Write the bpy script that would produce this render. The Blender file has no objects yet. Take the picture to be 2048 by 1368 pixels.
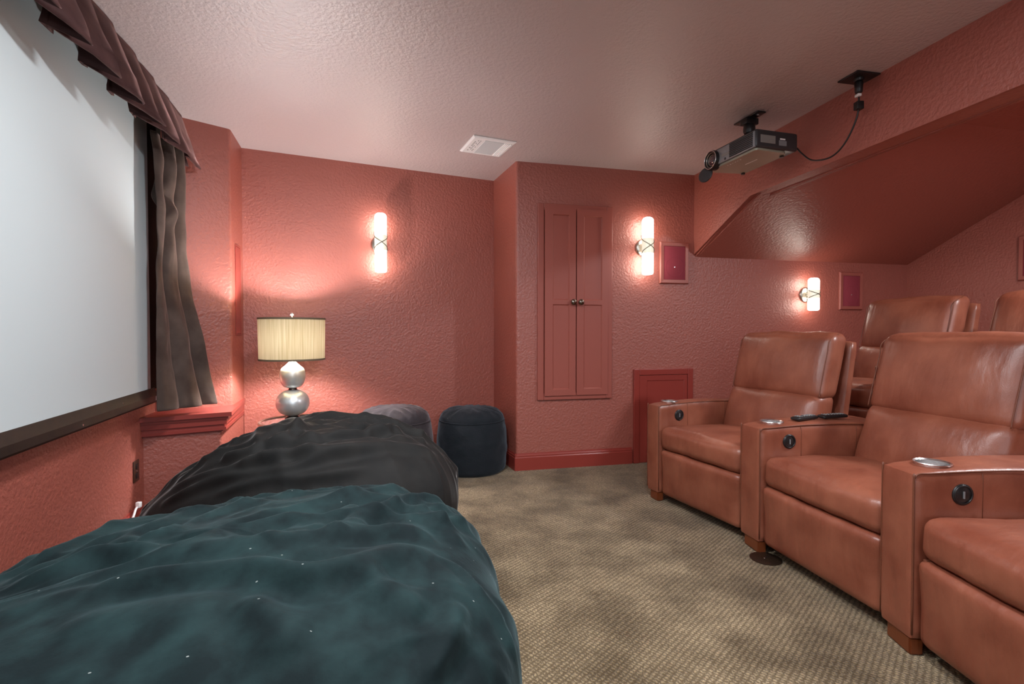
import bpy, bmesh, math, random
from mathutils import Vector, Matrix, noise
import numpy as np

S = bpy.context.scene
COL = S.collection
random.seed(7)
CAM_H, H = 1.104, 2.44

# ------------------------------------------------------------------ materials
MATS = {}

def mat(name, color, rough=0.5, metal=0.0, spec=0.5, bump=None, mottled=None, sheen=0.0, sheen_tint=None,
        sheen_rough=0.3, coat=0.0, emit=None, emit_s=0.0, alpha=None, transmission=0.0, ior=1.5, coat_rough=0.2, lint=0):
    """bump: list of (kind, scale, strength, distance, stretch); mottled: (scale, color2, detail, low, high)"""
    m = bpy.data.materials.new(name)
    m.use_nodes = True
    nt = m.node_tree
    b = nt.nodes['Principled BSDF']
    b.inputs['Base Color'].default_value = (*color, 1)
    b.inputs['Roughness'].default_value = rough
    b.inputs['Metallic'].default_value = metal
    b.inputs['Specular IOR Level'].default_value = spec
    b.inputs['IOR'].default_value = ior
    b.inputs['Sheen Weight'].default_value = sheen
    b.inputs['Sheen Roughness'].default_value = sheen_rough
    if sheen_tint: b.inputs['Sheen Tint'].default_value = (*sheen_tint, 1)
    b.inputs['Coat Weight'].default_value = coat
    b.inputs['Coat Roughness'].default_value = coat_rough
    b.inputs['Transmission Weight'].default_value = transmission
    if emit:
        b.inputs['Emission Color'].default_value = (*emit, 1)
        b.inputs['Emission Strength'].default_value = emit_s
    tc = nt.nodes.new('ShaderNodeTexCoord')
    if mottled:
        sc, c2, det, lo, hi = mottled
        n = nt.nodes.new('ShaderNodeTexNoise')
        n.inputs['Scale'].default_value = sc
        n.inputs['Detail'].default_value = det
        nt.links.new(tc.outputs['Object'], n.inputs['Vector'])
        r = nt.nodes.new('ShaderNodeValToRGB')
        r.color_ramp.elements[0].position = lo
        r.color_ramp.elements[1].position = hi
        r.color_ramp.elements[0].color = (*color, 1)
        r.color_ramp.elements[1].color = (*c2, 1)
        nt.links.new(n.outputs['Fac'], r.inputs['Fac'])
        nt.links.new(r.outputs['Color'], b.inputs['Base Color'])
    if lint:
        vr = nt.nodes.new('ShaderNodeTexVoronoi'); vr.inputs['Scale'].default_value = lint
        mpl = nt.nodes.new('ShaderNodeMapping'); mpl.inputs['Scale'].default_value = (1, 1.9, 1); mpl.inputs['Rotation'].default_value = (0, 0, .7)
        nt.links.new(tc.outputs['Object'], mpl.inputs['Vector']); nt.links.new(mpl.outputs['Vector'], vr.inputs['Vector'])
        lt = nt.nodes.new('ShaderNodeMath'); lt.operation = 'LESS_THAN'; lt.inputs[1].default_value = .055
        nt.links.new(vr.outputs['Distance'], lt.inputs[0])
        sp = nt.nodes.new('ShaderNodeSeparateColor'); nt.links.new(vr.outputs['Color'], sp.inputs['Color'])
        l2 = nt.nodes.new('ShaderNodeMath'); l2.operation = 'LESS_THAN'; l2.inputs[1].default_value = .35
        nt.links.new(sp.outputs[0], l2.inputs[0])
        mm = nt.nodes.new('ShaderNodeMath'); mm.operation = 'MULTIPLY'
        nt.links.new(lt.outputs[0], mm.inputs[0]); nt.links.new(l2.outputs[0], mm.inputs[1])
        mx = nt.nodes.new('ShaderNodeMix'); mx.data_type = 'RGBA'
        nt.links.new(mm.outputs[0], mx.inputs['Factor'])
        nt.links.new(r.outputs['Color'], mx.inputs['A']); mx.inputs['B'].default_value = (.30, .34, .33, 1)
        nt.links.new(mx.outputs['Result'], b.inputs['Base Color'])
    last = None
    for spec_ in (bump or []):
        kind, sc, st, dist, stretch = spec_
        mp = nt.nodes.new('ShaderNodeMapping')
        mp.inputs['Scale'].default_value = stretch
        nt.links.new(tc.outputs['Object'], mp.inputs['Vector'])
        if kind == 'noise':
            t = nt.nodes.new('ShaderNodeTexNoise'); t.inputs['Scale'].default_value = sc
            t.inputs['Detail'].default_value = 3; out = t.outputs['Fac']
        elif kind == 'voronoi':
            t = nt.nodes.new('ShaderNodeTexVoronoi'); t.inputs['Scale'].default_value = sc
            out = t.outputs['Distance']
        else:
            t = nt.nodes.new('ShaderNodeTexWave'); t.inputs['Scale'].default_value = sc
            t.inputs['Distortion'].default_value = 2.0; out = t.outputs['Fac']
        nt.links.new(mp.outputs['Vector'], t.inputs['Vector'])
        bp = nt.nodes.new('ShaderNodeBump')
        bp.inputs['Strength'].default_value = st
        bp.inputs['Distance'].default_value = dist
        nt.links.new(out, bp.inputs['Height'])
        if last: nt.links.new(last.outputs['Normal'], bp.inputs['Normal'])
        last = bp
    if last: nt.links.new(last.outputs['Normal'], b.inputs['Normal'])
    MATS[name] = m
    return m

ONE = (1, 1, 1)
PEEL = [('noise', 58, 0.6, 0.008, ONE)]
RED = (0.36, 0.098, 0.070)
M_wall = mat('red_wall_paint', RED, rough=0.46, spec=0.65, ior=1.65, bump=PEEL)
M_wall_smooth = mat('red_trim_paint', (0.30, 0.045, 0.034), rough=0.32, spec=0.6, bump=[('noise', 18, 0.05, 0.003, ONE)])
M_door = mat('red_door_paint', (0.36, 0.098, 0.074), rough=0.42, spec=0.6, ior=1.5, bump=[('noise', 18, 0.04, 0.003, ONE)])
M_ceil = mat('ceiling_painted_gloss', (0.58, 0.495, 0.49), rough=0.5, spec=0.8, ior=1.8, bump=[('noise', 60, 0.6, 0.007, ONE)])  # pale base: lamp gloss on a red ceiling put into the colour
M_slope = mat('red_slope_paint', RED, rough=0.44, spec=0.9, ior=1.6, bump=[('noise', 48, 0.5, 0.008, ONE)])
M_screen = mat('screen_white', (0.60, 0.70, 0.72), rough=0.75, spec=0.2)
M_black = mat('black_plastic', (0.012, 0.012, 0.013), rough=0.35)
M_blackfab = mat('black_felt', (0.014, 0.011, 0.008), rough=0.9, spec=0.1)
M_bar = mat('dark_brown_bar', (0.014, 0.009, 0.005), rough=0.6, mottled=(30, (0.006, 0.004, 0.003), 4, 0.35, 0.7))
M_velvet = mat('brown_velvet', (0.055, 0.038, 0.032), rough=0.8, spec=0.15, sheen=0.55, sheen_tint=(0.62, 0.45, 0.40), sheen_rough=0.35,
               mottled=(7, (0.10, 0.075, 0.064), 5, 0.35, 0.7), bump=[('noise', 60, 0.15, 0.003, ONE)])
M_valance = mat('plum_velvet', (0.040, 0.014, 0.014), rough=0.7, spec=0.25, sheen=0.35, sheen_tint=(0.7, 0.4, 0.38), sheen_rough=0.3,
                mottled=(9, (0.075, 0.032, 0.030), 4, 0.4, 0.7))
M_bag1 = mat('charcoal_velvet', (0.011, 0.012, 0.012), rough=0.75, spec=0.25, sheen=0.5, sheen_tint=(0.62, 0.65, 0.65), sheen_rough=0.22,
             mottled=(10, (0.018, 0.018, 0.017), 5, 0.35, 0.7), bump=[('noise', 90, 0.12, 0.003, ONE)])
M_bag2 = mat('cool_cast_velvet', (0.006, 0.014, 0.016), rough=0.8, spec=0.15, sheen=0.28, sheen_tint=(0.42, 0.66, 0.72), sheen_rough=0.3,
             mottled=(11, (0.016, 0.039, 0.041), 9, 0.38, 0.70), bump=[('noise', 70, 0.2, 0.004, ONE)], lint=22)  # teal tint: cool daylight cast painted into the dark velvet
M_pouf = mat('navy_suede', (0.012, 0.017, 0.022), rough=0.85, spec=0.2, sheen=0.4, sheen_tint=(0.4, 0.5, 0.6), sheen_rough=0.4,
             mottled=(14, (0.016, 0.020, 0.026), 6, 0.35, 0.7), bump=[('noise', 50, 0.3, 0.006, (1, 1, 2.5))])
M_pouf2 = mat('grey_suede', (0.030, 0.026, 0.030), rough=0.85, spec=0.2, sheen=0.5, sheen_tint=(0.6, 0.55, 0.6), sheen_rough=0.4,
              mottled=(14, (0.05, 0.045, 0.05), 6, 0.35, 0.7), bump=[('noise', 50, 0.3, 0.006, ONE)])
M_leather = mat('cognac_leather', (0.195, 0.051, 0.027), rough=0.38, spec=0.7,
                mottled=(5.5, (0.32, 0.106, 0.060), 7, 0.32, 0.70),
                bump=[('noise', 5, 0.30, 0.03, (1.6, 1.3, 0.5)), ('noise', 22, 0.16, 0.012, (1.5, 1, .45)), ('voronoi', 260, 0.10, 0.002, ONE)])
M_leather_d = mat('cognac_leather_seam', (0.16, 0.050, 0.025), rough=0.5)
M_wood = mat('dark_cherry_wood', (0.16, 0.042, 0.014), rough=0.3, bump=[('noise', 30, 0.1, 0.002, (1, 12, 1))])
M_steel = mat('brushed_steel', (0.82, 0.82, 0.82), rough=0.26, metal=1.0)
M_nickel = mat('satin_nickel', (0.52, 0.50, 0.44), rough=0.3, metal=1.0)
M_bronze = mat('dark_bronze', (0.10, 0.085, 0.07), rough=0.3, metal=1.0)
M_knob = mat('polished_pewter', (0.25, 0.23, 0.2), rough=0.12, metal=1.0)
M_silver = mat('silver_leaf', (0.78, 0.84, 0.86), rough=0.36, metal=0.75, mottled=(16, (0.66, 0.71, 0.73), 5, 0.35, 0.7),
               bump=[('noise', 20, 0.06, 0.004, ONE)])
M_white = mat('white_plastic', (0.94, 0.95, 0.95), rough=0.4)
M_greypl = mat('grey_plastic', (0.66, 0.71, 0.73), rough=0.5)
M_greydk = mat('grey_mark', (0.22, 0.23, 0.24), rough=0.6)
M_grille = mat('red_grille_cloth', (0.30, 0.048, 0.068), rough=0.7, spec=0.2, bump=[('voronoi', 420, 0.3, 0.001, ONE)])
M_proj = mat('projector_graphite', (0.035, 0.036, 0.04), rough=0.38)
M_projtop = mat('projector_silver_grey', (0.30, 0.32, 0.34), rough=0.35, metal=0.3)
M_projbot = mat('projector_olive_bottom', (0.36, 0.36, 0.28), rough=0.33, metal=0.2)
M_lensglass = mat('lens_glass', (0.05, 0.02, 0.03), rough=0.05, spec=1.0, coat=1.0, coat_rough=0.02)
M_label = mat('grey_sticker', (0.26, 0.25, 0.23), rough=0.5)
M_brownpl = mat('brown_plastic', (0.05, 0.022, 0.014), rough=0.35)
M_floorbox = mat('dark_bronze_plate', (0.05, 0.03, 0.02), rough=0.35, metal=0.6)
M_glass = mat('table_glass', (0.75, 0.82, 0.84), rough=0.03, transmission=1.0, ior=1.45)
M_cream = mat('cream_glass', (0.8, 0.77, 0.66), rough=0.3, emit=(1.0, 0.94, 0.74), emit_s=0.55)
M_glow = mat('lit_opal_glass', (0.9, 0.88, 0.82), rough=0.3, emit=(1.0, 0.90, 0.78), emit_s=11.0)
M_bulb = mat('lit_bulb', (0.9, 0.9, 0.9), rough=0.3, emit=(1.0, 0.95, 0.96), emit_s=950.0)


def shade_mat():
    m = bpy.data.materials.new('beige_silk_shade'); m.use_nodes = True
    nt = m.node_tree; nt.nodes.clear()
    out = nt.nodes.new('ShaderNodeOutputMaterial')
    d = nt.nodes.new('ShaderNodeBsdfDiffuse'); t = nt.nodes.new('ShaderNodeBsdfTranslucent')
    mx = nt.nodes.new('ShaderNodeMixShader'); mx.inputs[0].default_value = 0.019
    tc = nt.nodes.new('ShaderNodeTexCoord'); mp = nt.nodes.new('ShaderNodeMapping')
    mp.inputs['Scale'].default_value = (70, 70, 1.2)
    n = nt.nodes.new('ShaderNodeTexNoise'); n.inputs['Scale'].default_value = 2.0; n.inputs['Detail'].default_value = 4
    r = nt.nodes.new('ShaderNodeValToRGB')
    r.color_ramp.elements[0].position = 0.3; r.color_ramp.elements[1].position = 0.7
    r.color_ramp.elements[0].color = (0.50, 0.39, 0.21, 1); r.color_ramp.elements[1].color = (0.68, 0.57, 0.36, 1)
    nt.links.new(tc.outputs['Object'], mp.inputs['Vector']); nt.links.new(mp.outputs['Vector'], n.inputs['Vector'])
    nt.links.new(n.outputs['Fac'], r.inputs['Fac'])
    nt.links.new(r.outputs['Color'], d.inputs['Color']); nt.links.new(r.outputs['Color'], t.inputs['Color'])
    nt.links.new(d.outputs[0], mx.inputs[1]); nt.links.new(t.outputs[0], mx.inputs[2])
    nt.links.new(mx.outputs[0], out.inputs['Surface'])
    return m

M_shade = shade_mat()


def carpet_mat():
    m = bpy.data.materials.new('brown_loop_carpet'); m.use_nodes = True
    nt = m.node_tree; b = nt.nodes['Principled BSDF']
    L = nt.links.new
    tc = nt.nodes.new('ShaderNodeTexCoord')
    mp = nt.nodes.new('ShaderNodeMapping'); mp.inputs['Rotation'].default_value = (0, 0, 0.75)
    L(tc.outputs['Object'], mp.inputs['Vector'])
    w1 = nt.nodes.new('ShaderNodeTexWave'); w1.inputs['Scale'].default_value = 17; w1.inputs['Distortion'].default_value = 4.0
    w1.inputs['Detail'].default_value = 2; w1.inputs['Detail Scale'].default_value = 6
    L(mp.outputs['Vector'], w1.inputs['Vector'])
    w2 = nt.nodes.new('ShaderNodeTexWave'); w2.bands_direction = 'Y'; w2.inputs['Scale'].default_value = 24
    w2.inputs['Distortion'].default_value = 5.0; w2.inputs['Detail Scale'].default_value = 5
    L(mp.outputs['Vector'], w2.inputs['Vector'])
    mul = nt.nodes.new('ShaderNodeMath'); mul.operation = 'MULTIPLY'
    L(w1.outputs['Fac'], mul.inputs[0]); L(w2.outputs['Fac'], mul.inputs[1])
    sq = nt.nodes.new('ShaderNodeMath'); sq.operation = 'POWER'; sq.inputs[1].default_value = 0.7
    L(mul.outputs[0], sq.inputs[0])
    n = nt.nodes.new('ShaderNodeTexNoise'); n.inputs['Scale'].default_value = 4.0; n.inputs['Detail'].default_value = 6
    L(tc.outputs['Object'], n.inputs['Vector'])
    r1 = nt.nodes.new('ShaderNodeValToRGB')
    r1.color_ramp.elements[0].position = 0.0; r1.color_ramp.elements[1].position = 0.85
    r1.color_ramp.elements[0].color = (0.145, 0.106, 0.058, 1); r1.color_ramp.elements[1].color = (0.47, 0.365, 0.215, 1)
    L(sq.outputs[0], r1.inputs['Fac'])
    r2 = nt.nodes.new('ShaderNodeValToRGB')
    r2.color_ramp.elements[0].position = 0.36; r2.color_ramp.elements[1].position = 0.62
    r2.color_ramp.elements[0].color = (0.50, 0.47, 0.42, 1); r2.color_ramp.elements[1].color = (1, 1, 1, 1)
    L(n.outputs['Fac'], r2.inputs['Fac'])
    mx = nt.nodes.new('ShaderNodeMix'); mx.data_type = 'RGBA'; mx.blend_type = 'MULTIPLY'; mx.inputs['Factor'].default_value = 1
    L(r1.outputs['Color'], mx.inputs['A']); L(r2.outputs['Color'], mx.inputs['B'])
    L(mx.outputs['Result'], b.inputs['Base Color'])
    b.inputs['Roughness'].default_value = 0.95; b.inputs['Specular IOR Level'].default_value = 0.1
    b.inputs['Sheen Weight'].default_value = 0.15
    bp = nt.nodes.new('ShaderNodeBump'); bp.inputs['Strength'].default_value = 0.8; bp.inputs['Distance'].default_value = 0.006
    L(sq.outputs[0], bp.inputs['Height']); L(bp.outputs['Normal'], b.inputs['Normal'])
    return m

M_carpet = carpet_mat()

# ------------------------------------------------------------------ object helpers

def link(name, me, m, parent=None):
    o = bpy.data.objects.new(name, me)
    COL.objects.link(o)
    if m is not None:
        if len(me.materials) == 0: me.materials.append(m)
    if parent is not None: o.parent = parent
    return o

def obj(name, bm, m, parent=None, smooth=None):
    bmesh.ops.recalc_face_normals(bm, faces=bm.faces)
    me = bpy.data.meshes.new(name)
    bm.to_mesh(me); bm.free()
    if smooth is not None:
        me.polygons.foreach_set('use_smooth', [True] * len(me.polygons))
        if smooth < 179:
            me.set_sharp_from_angle(angle=math.radians(smooth))
    return link(name, me, m, parent)

def tag(o, label=None, cat=None, group=None, kind=None):
    if label: o['label'] = label
    if cat: o['category'] = cat
    if group: o['group'] = group
    if kind: o['kind'] = kind
    return o

def thing(name, label, cat, loc=(0, 0, 0), rotz=0.0, group=None, rot=None):
    o = bpy.data.objects.new(name, None); COL.objects.link(o)
    o.empty_display_size = 0.05
    o.location = loc
    o.rotation_euler = rot if rot else (0, 0, rotz)
    return tag(o, label, cat, group)

def struct(name, bm, m, smooth=None):
    return tag(obj(name, bm, m, None, smooth), kind='structure')

def box(bm, x0, x1, y0, y1, z0, z1, bevel=0.0, seg=2):
    r = bmesh.ops.create_cube(bm, size=1.0)
    vs = r['verts']
    for v in vs:
        v.co = Vector(((x0 + x1) / 2 + v.co.x * (x1 - x0), (y0 + y1) / 2 + v.co.y * (y1 - y0), (z0 + z1) / 2 + v.co.z * (z1 - z0)))
    if bevel > 0:
        es = list({e for v in vs for e in v.link_edges})
        bmesh.ops.bevel(bm, geom=es, offset=bevel, segments=seg, affect='EDGES', profile=0.5)
    return bm

def BM(): return bmesh.new()

def boxo(name, m, parent, *a, bevel=0.0, seg=2, smooth=40):
    return obj(name, box(BM(), *a, bevel=bevel, seg=seg), m, parent, smooth if bevel else None)

def round_poly(pts, radii):
    """replace polygon corners by arcs where radii[i] > 0"""
    out = []
    n = len(pts)
    for i, p in enumerate(pts):
        r = radii[i] if i < len(radii) else 0
        p = Vector(p)
        if r <= 0: out.append((p.x, p.y)); continue
        a = (Vector(pts[i - 1]) - p).normalized(); b = (Vector(pts[(i + 1) % n]) - p).normalized()
        half = a.angle(b) / 2
        d = r / math.tan(half)
        c = p + (a + b).normalized() * (r / math.sin(half))
        s, e = p + a * d - c, p + b * d - c
        ang = s.angle_signed(e)
        for k in range(7):
            th = -ang * k / 6
            v = Vector((s.x * math.cos(th) - s.y * math.sin(th), s.x * math.sin(th) + s.y * math.cos(th)))
            out.append((c.x + v.x, c.y + v.y))
    return out

def prism(bm, pts, z0, z1, top_z=None):
    lo = [bm.verts.new((p[0], p[1], z0)) for p in pts]
    hi = [bm.verts.new((p[0], p[1], z1)) for p in pts]
    n = len(pts)
    bm.faces.new(lo[::-1]); bm.faces.new(hi)
    for i in range(n):
        bm.faces.new((lo[i], lo[(i + 1) % n], hi[(i + 1) % n], hi[i]))
    return bm

def poly_slab(bm, pts3, off):
    """closed slab from a planar 3-D polygon and an offset vector"""
    a = [bm.verts.new(p) for p in pts3]
    b = [bm.verts.new(Vector(p) + Vector(off)) for p in pts3]
    n = len(a)
    bm.faces.new(a); bm.faces.new(b[::-1])
    for i in range(n): bm.faces.new((a[i], b[i], b[(i + 1) % n], a[(i + 1) % n]))
    return bm

def tube(bm, pts, r, n=8, closed=False, radii=None):
    pts = [Vector(p) for p in pts]
    rings = []
    N = len(pts)
    prev = None
    for i, p in enumerate(pts):
        if closed: t = pts[(i + 1) % N] - pts[i - 1]
        else: t = pts[min(i + 1, N - 1)] - pts[max(i - 1, 0)]
        t.normalize()
        if prev is None:
            u = t.orthogonal().normalized()
        else:
            u = (prev - t * prev.dot(t))
            u = u.normalized() if u.length > 1e-6 else t.orthogonal().normalized()
        prev = u
        v = t.cross(u)
        rr = radii[i] if radii else r
        rings.append([bm.verts.new(p + (u * math.cos(2 * math.pi * k / n) + v * math.sin(2 * math.pi * k / n)) * rr) for k in range(n)])
    for i in range(N if closed else N - 1):
        a, b = rings[i], rings[(i + 1) % N]
        off = 0
        if closed and i == N - 1:
            off = min(range(n), key=lambda q: (b[q].co - a[0].co).length)
        for k in range(n):
            bm.faces.new((a[k], a[(k + 1) % n], b[(k + 1 + off) % n], b[(k + off) % n]))
    if not closed:
        bm.faces.new(rings[0][::-1]); bm.faces.new(rings[-1])
    return bm

def lathe(bm, prof, n=48, cap=True, c=(0, 0, 0)):
    rings = []
    for r, z in prof:
        if r < 1e-6: rings.append([bm.verts.new((c[0], c[1], c[2] + z))])
        else: rings.append([bm.verts.new((c[0] + r * math.cos(2 * math.pi * k / n), c[1] + r * math.sin(2 * math.pi * k / n), c[2] + z)) for k in range(n)])
    for a, b in zip(rings, rings[1:]):
        if len(a) == 1 and len(b) == 1: continue
        for k in range(n):
            q = (k + 1) % n
            if len(a) == 1: bm.faces.new((a[0], b[q], b[k]))
            elif len(b) == 1: bm.faces.new((a[k], a[q], b[0]))
            else: bm.faces.new((a[k], a[q], b[q], b[k]))
    if cap:
        if len(rings[0]) > 1: bm.faces.new(rings[0][::-1])
        if len(rings[-1]) > 1: bm.faces.new(rings[-1])
    return bm

def disc(bm, c, axis, r, t, n=32, bevel=0.0):
    """short cylinder from c along axis for length t"""
    axis = Vector(axis).normalized()
    q = Vector((0, 0, 1)).rotation_difference(axis)
    prof = [(r, 0), (r, t - bevel), (r - bevel, t)] if bevel else [(r, 0), (r, t)]
    before = set(bm.verts)
    lathe(bm, prof, n)
    for v in bm.verts:
        if v not in before: v.co = q @ v.co + Vector(c)
    return bm

def bezier(p0, p1, p2, p3, n=16):
    p0, p1, p2, p3 = map(Vector, (p0, p1, p2, p3))
    return [((1 - t) ** 3) * p0 + 3 * ((1 - t) ** 2) * t * p1 + 3 * (1 - t) * t * t * p2 + t ** 3 * p3 for t in [k / n for k in range(n + 1)]]

def catmull(pts, n=8):
    pts = [Vector(p) for p in pts]
    P = [pts[0] * 2 - pts[1]] + pts + [pts[-1] * 2 - pts[-2]]
    out = []
    for i in range(1, len(P) - 2):
        a, b, c, d = P[i - 1:i + 3]
        for k in range(n):
            t = k / n
            out.append(0.5 * ((2 * b) + (c - a) * t + (2 * a - 5 * b + 4 * c - d) * t * t + (3 * b - a - 3 * c + d) * t ** 3))
    out.append(pts[-1])
    return out

def pillow(bm, size, r, puff=(0, 0, 0, 0, 0, 0), n=14, wrinkle=0.0, wscale=6, seed=0, fn=None):
    """rounded box with each face bulged: puff = (-x, +x, -y, +y, -z, +z); centred at the origin, then fn(co)."""
    sx, sy, sz = (s / 2 for s in size)
    tb = BM()
    bmesh.ops.create_cube(tb, size=2.0)
    bmesh.ops.subdivide_edges(tb, edges=tb.edges[:], cuts=n, use_grid_fill=True)
    for v in tb.verts:
        u = [max(-1, min(1, c)) for c in v.co]
        # denser near the edges
        u = [math.copysign(abs(c) ** 0.72, c) if abs(c) < 1 else c for c in u]
        p = Vector((u[0] * sx, u[1] * sy, u[2] * sz))
        rr = min(r, sx, sy, sz)
        q = Vector((max(-sx + rr, min(sx - rr, p.x)), max(-sy + rr, min(sy - rr, p.y)), max(-sz + rr, min(sz - rr, p.z))))
        d = p - q
        p = q + d.normalized() * rr if d.length > 1e-9 else p
        w = [1 - abs(c) ** 2.2 for c in u]
        for ax in range(3):
            o1, o2 = [k for k in range(3) if k != ax]
            f = max(0, w[o1]) * max(0, w[o2])
            lo, hi = puff[ax * 2], puff[ax * 2 + 1]
            t = (u[ax] + 1) / 2
            p[ax] += f * (hi * t * t - lo * (1 - t) ** 2)
        if wrinkle:
            k = noise.noise(Vector((p.x * wscale + seed, p.y * wscale, p.z * wscale * 0.5)))
            k2 = 1 - abs(noise.noise(Vector((p.x * wscale * 1.7 + seed * 3, p.y * wscale * 1.3, p.z * wscale * .45))))
            p += (p.normalized() if p.length > 0 else p) * (wrinkle * (k + 0.7 * k2 ** 3))
        v.co = fn(p) if fn else p
    me = bpy.data.meshes.new('tmp'); tb.to_mesh(me); tb.free()
    bm.from_mesh(me); bpy.data.meshes.remove(me)
    return bm

def bool_cut(o, cutter_bm):
    bmesh.ops.recalc_face_normals(cutter_bm, faces=cutter_bm.faces)
    me = bpy.data.meshes.new('cut'); cutter_bm.to_mesh(me); cutter_bm.free()
    c = bpy.data.objects.new('cut', me); COL.objects.link(c); c.parent = o.parent
    bpy.context.view_layer.update()
    md = o.modifiers.new('b', 'BOOLEAN'); md.operation = 'DIFFERENCE'; md.object = c; md.solver = 'EXACT'
    dg = bpy.context.evaluated_depsgraph_get(); dg.update()
    new = bpy.data.meshes.new_from_object(o.evaluated_get(dg))
    o.modifiers.clear()
    o.data = new
    bpy.data.objects.remove(c); bpy.data.meshes.remove(me)

def copy_tree(o, parent=None):
    c = o.copy(); COL.objects.link(c); c.parent = parent
    for ch in [x for x in bpy.data.objects if x.parent == o]: copy_tree(ch, c)
    return c

# ------------------------------------------------------------------ the room
A = Vector((-1.970, 3.666)); B = Vector((-0.162, 4.466)); C = Vector((0.033, 3.950)); D = Vector((1.559, 4.302))
dL = (B - A).normalized(); nL = Vector((dL.y, -dL.x))          # back wall with the lamp, normal into the room
dR = Vector((0.97441, 0.22477)); nR = Vector((dR.y, -dR.x))    # wall with the cabinet
E_ = C + dR * 3.863                                            # corner with the rear wall of the alcove
W = Vector((-0.3177, 0.9482)); nW = Vector((0.9482, 0.3177))   # wall behind the screen
W0 = Vector((-1.748, 1.760))
def wl(s, off=0.0):   # a point along the screen wall, off into the room
    return W0 + W * s + nW * off
dB = Vector((0.199, -0.980)).normalized(); nB = Vector((-dB.y, dB.x)) * -1   # beam direction (towards the viewer); nB points left
if nB.x > 0: nB = -nB
def beam_x(y): return 1.559 + 0.203 * (4.302 - y)
def rear_x(y): return E_.x + 0.203 * (E_.y - y)

Y0 = -2.3                                                      # wall behind the viewer
floor_pts = [(-2.6, 3.4), (-2.3, 4.3), (-0.2, 4.7), (4.4, 5.2), (5.4, Y0 - .1), (-0.6, Y0 - .1)]
struct('floor', prism(BM(), floor_pts, -0.1, 0.0), M_carpet)
# raised platform of the second row, carpeted
def ris_x(y): return 2.03 + 0.203 * (4.302 - y)
struct('floor_platform', prism(BM(), [(ris_x(4.41), 4.41), (ris_x(Y0), Y0), (rear_x(Y0) - .002, Y0), (rear_x(4.81) - .004, 4.81)], 0.0, 0.255), M_carpet)

struct('wall_back', prism(BM(), [(A.x, A.y), (B.x, B.y), (B.x, B.y + .35), (A.x - .4, A.y + .2)], 0, H), M_wall, None)
pts = round_poly([(B.x, B.y), (C.x, C.y), (E_.x, E_.y), (E_.x + .2, E_.y + .4), (B.x, B.y + .5)], [0, 0.022])
struct('wall_far', prism(BM(), pts, 0, H), M_wall, 30)
struct('wall_rear', prism(BM(), [(E_.x, E_.y), (rear_x(Y0), Y0), (rear_x(Y0) + .2, Y0), (E_.x + .2, E_.y)], 0, H), M_wall)
p0, p1 = wl(-4.6), wl(1.75)
struct('wall_left', prism(BM(), [(p0.x, p0.y), (p0.x - .25, p0.y), (p1.x - .25, p1.y), (p1.x, p1.y)], 0, H), M_wall)
struct('wall_front', prism(BM(), [(-0.75, Y0), (5.45, Y0), (5.45, Y0 - .15), (-0.75, Y0 - .15)], 0, H), M_wall)
# corner column beside the screen
pts = round_poly([(-2.26, 2.965), (-1.863, 3.332), (-1.97, 3.669), (-2.5, 3.55), (-2.46, 2.965)], [0, 0.03])
struct('column', prism(BM(), pts, 0.60, H), M_wall, 30)
# plinth under the column, with its moulded cap
cap = [(-2.115, 2.79), (-1.707, 3.035), (-1.962, 3.667), (-2.40, 3.55)]
def inset(t):
    c = [Vector(p) for p in cap]
    u = (c[1] - c[0]).normalized(); v = (c[2] - c[1]).normalized()
    n1 = Vector((-u.y, u.x)); n2 = Vector((-v.y, v.x))
    return [c[0] + n1 * t, c[1] + n1 * t + n2 * t, c[2] + n2 * t * .2, c[3]]
pl = [tuple(p) for p in inset(0.055)]
struct('wall_plinth', prism(BM(), round_poly(pl, [0, .02]), 0, 0.60), M_wall, 30)
bm = BM()
for t, z0, z1 in ((0.0, .590, .615), (0.018, .572, .590), (0.026, .540, .572), (0.012 + .026, .522, .540), (0.030, .503, .522), (0.047, .493, .503)):
    prism(bm, [tuple(p) for p in inset(t)], z0, z1)
o = struct('trim_1', bm, M_wall_smooth)

# ceilings
bp0 = (beam_x(4.40), 4.40); bp1 = (beam_x(Y0), Y0)
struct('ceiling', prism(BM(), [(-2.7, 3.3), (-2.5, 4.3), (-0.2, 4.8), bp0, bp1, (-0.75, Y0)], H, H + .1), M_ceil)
ZA = 2.395                                                     # flat ceiling of the alcove
k_slope = 0.462
s_top = (ZA - 1.742) / k_slope
def fw(u, s, z):   # far wall coordinates: along, out from the wall, height
    p = C + dR * u + nR * s
    return Vector((p.x, p.y, z))
u0 = 1.60
sl = [fw(u0, -.01, 1.738), fw(3.95, -.01, 1.738), fw(3.95 + .02, s_top, ZA), fw(u0 + .02, s_top, ZA)]
struct('ceiling_slope', poly_slab(BM(), sl, (0, 0, .12)), M_slope)
q0, q1 = fw(u0 + .02, s_top, ZA), fw(3.97, s_top, ZA)
struct('ceiling_alcove', prism(BM(), [(q0.x, q0.y), (q1.x, q1.y), (rear_x(Y0) + .05, Y0), (beam_x(Y0) + .1, Y0)], ZA, ZA + .1), M_wall)
# the beam: profile in its own plane, extruded away from the room
def bpt(y, z): return Vector((beam_x(y), y, z))
prof = [bpt(4.310, 1.742), bpt(3.60, 2.092), bpt(Y0, 2.092), bpt(Y0, H + .02), bpt(4.310, H + .02)]
bm = poly_slab(BM(), prof, (0.163, 0.033, 0))
bm.edges.ensure_lookup_table()
es = [e for e in bm.edges if all(v.co.z < 2.2 for v in e.verts) and (e.verts[0].co - e.verts[1].co).length > .3]
bmesh.ops.bevel(bm, geom=es, offset=0.016, segments=3, affect='EDGES')
struct('beam', bm, M_wall, 30)

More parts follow.
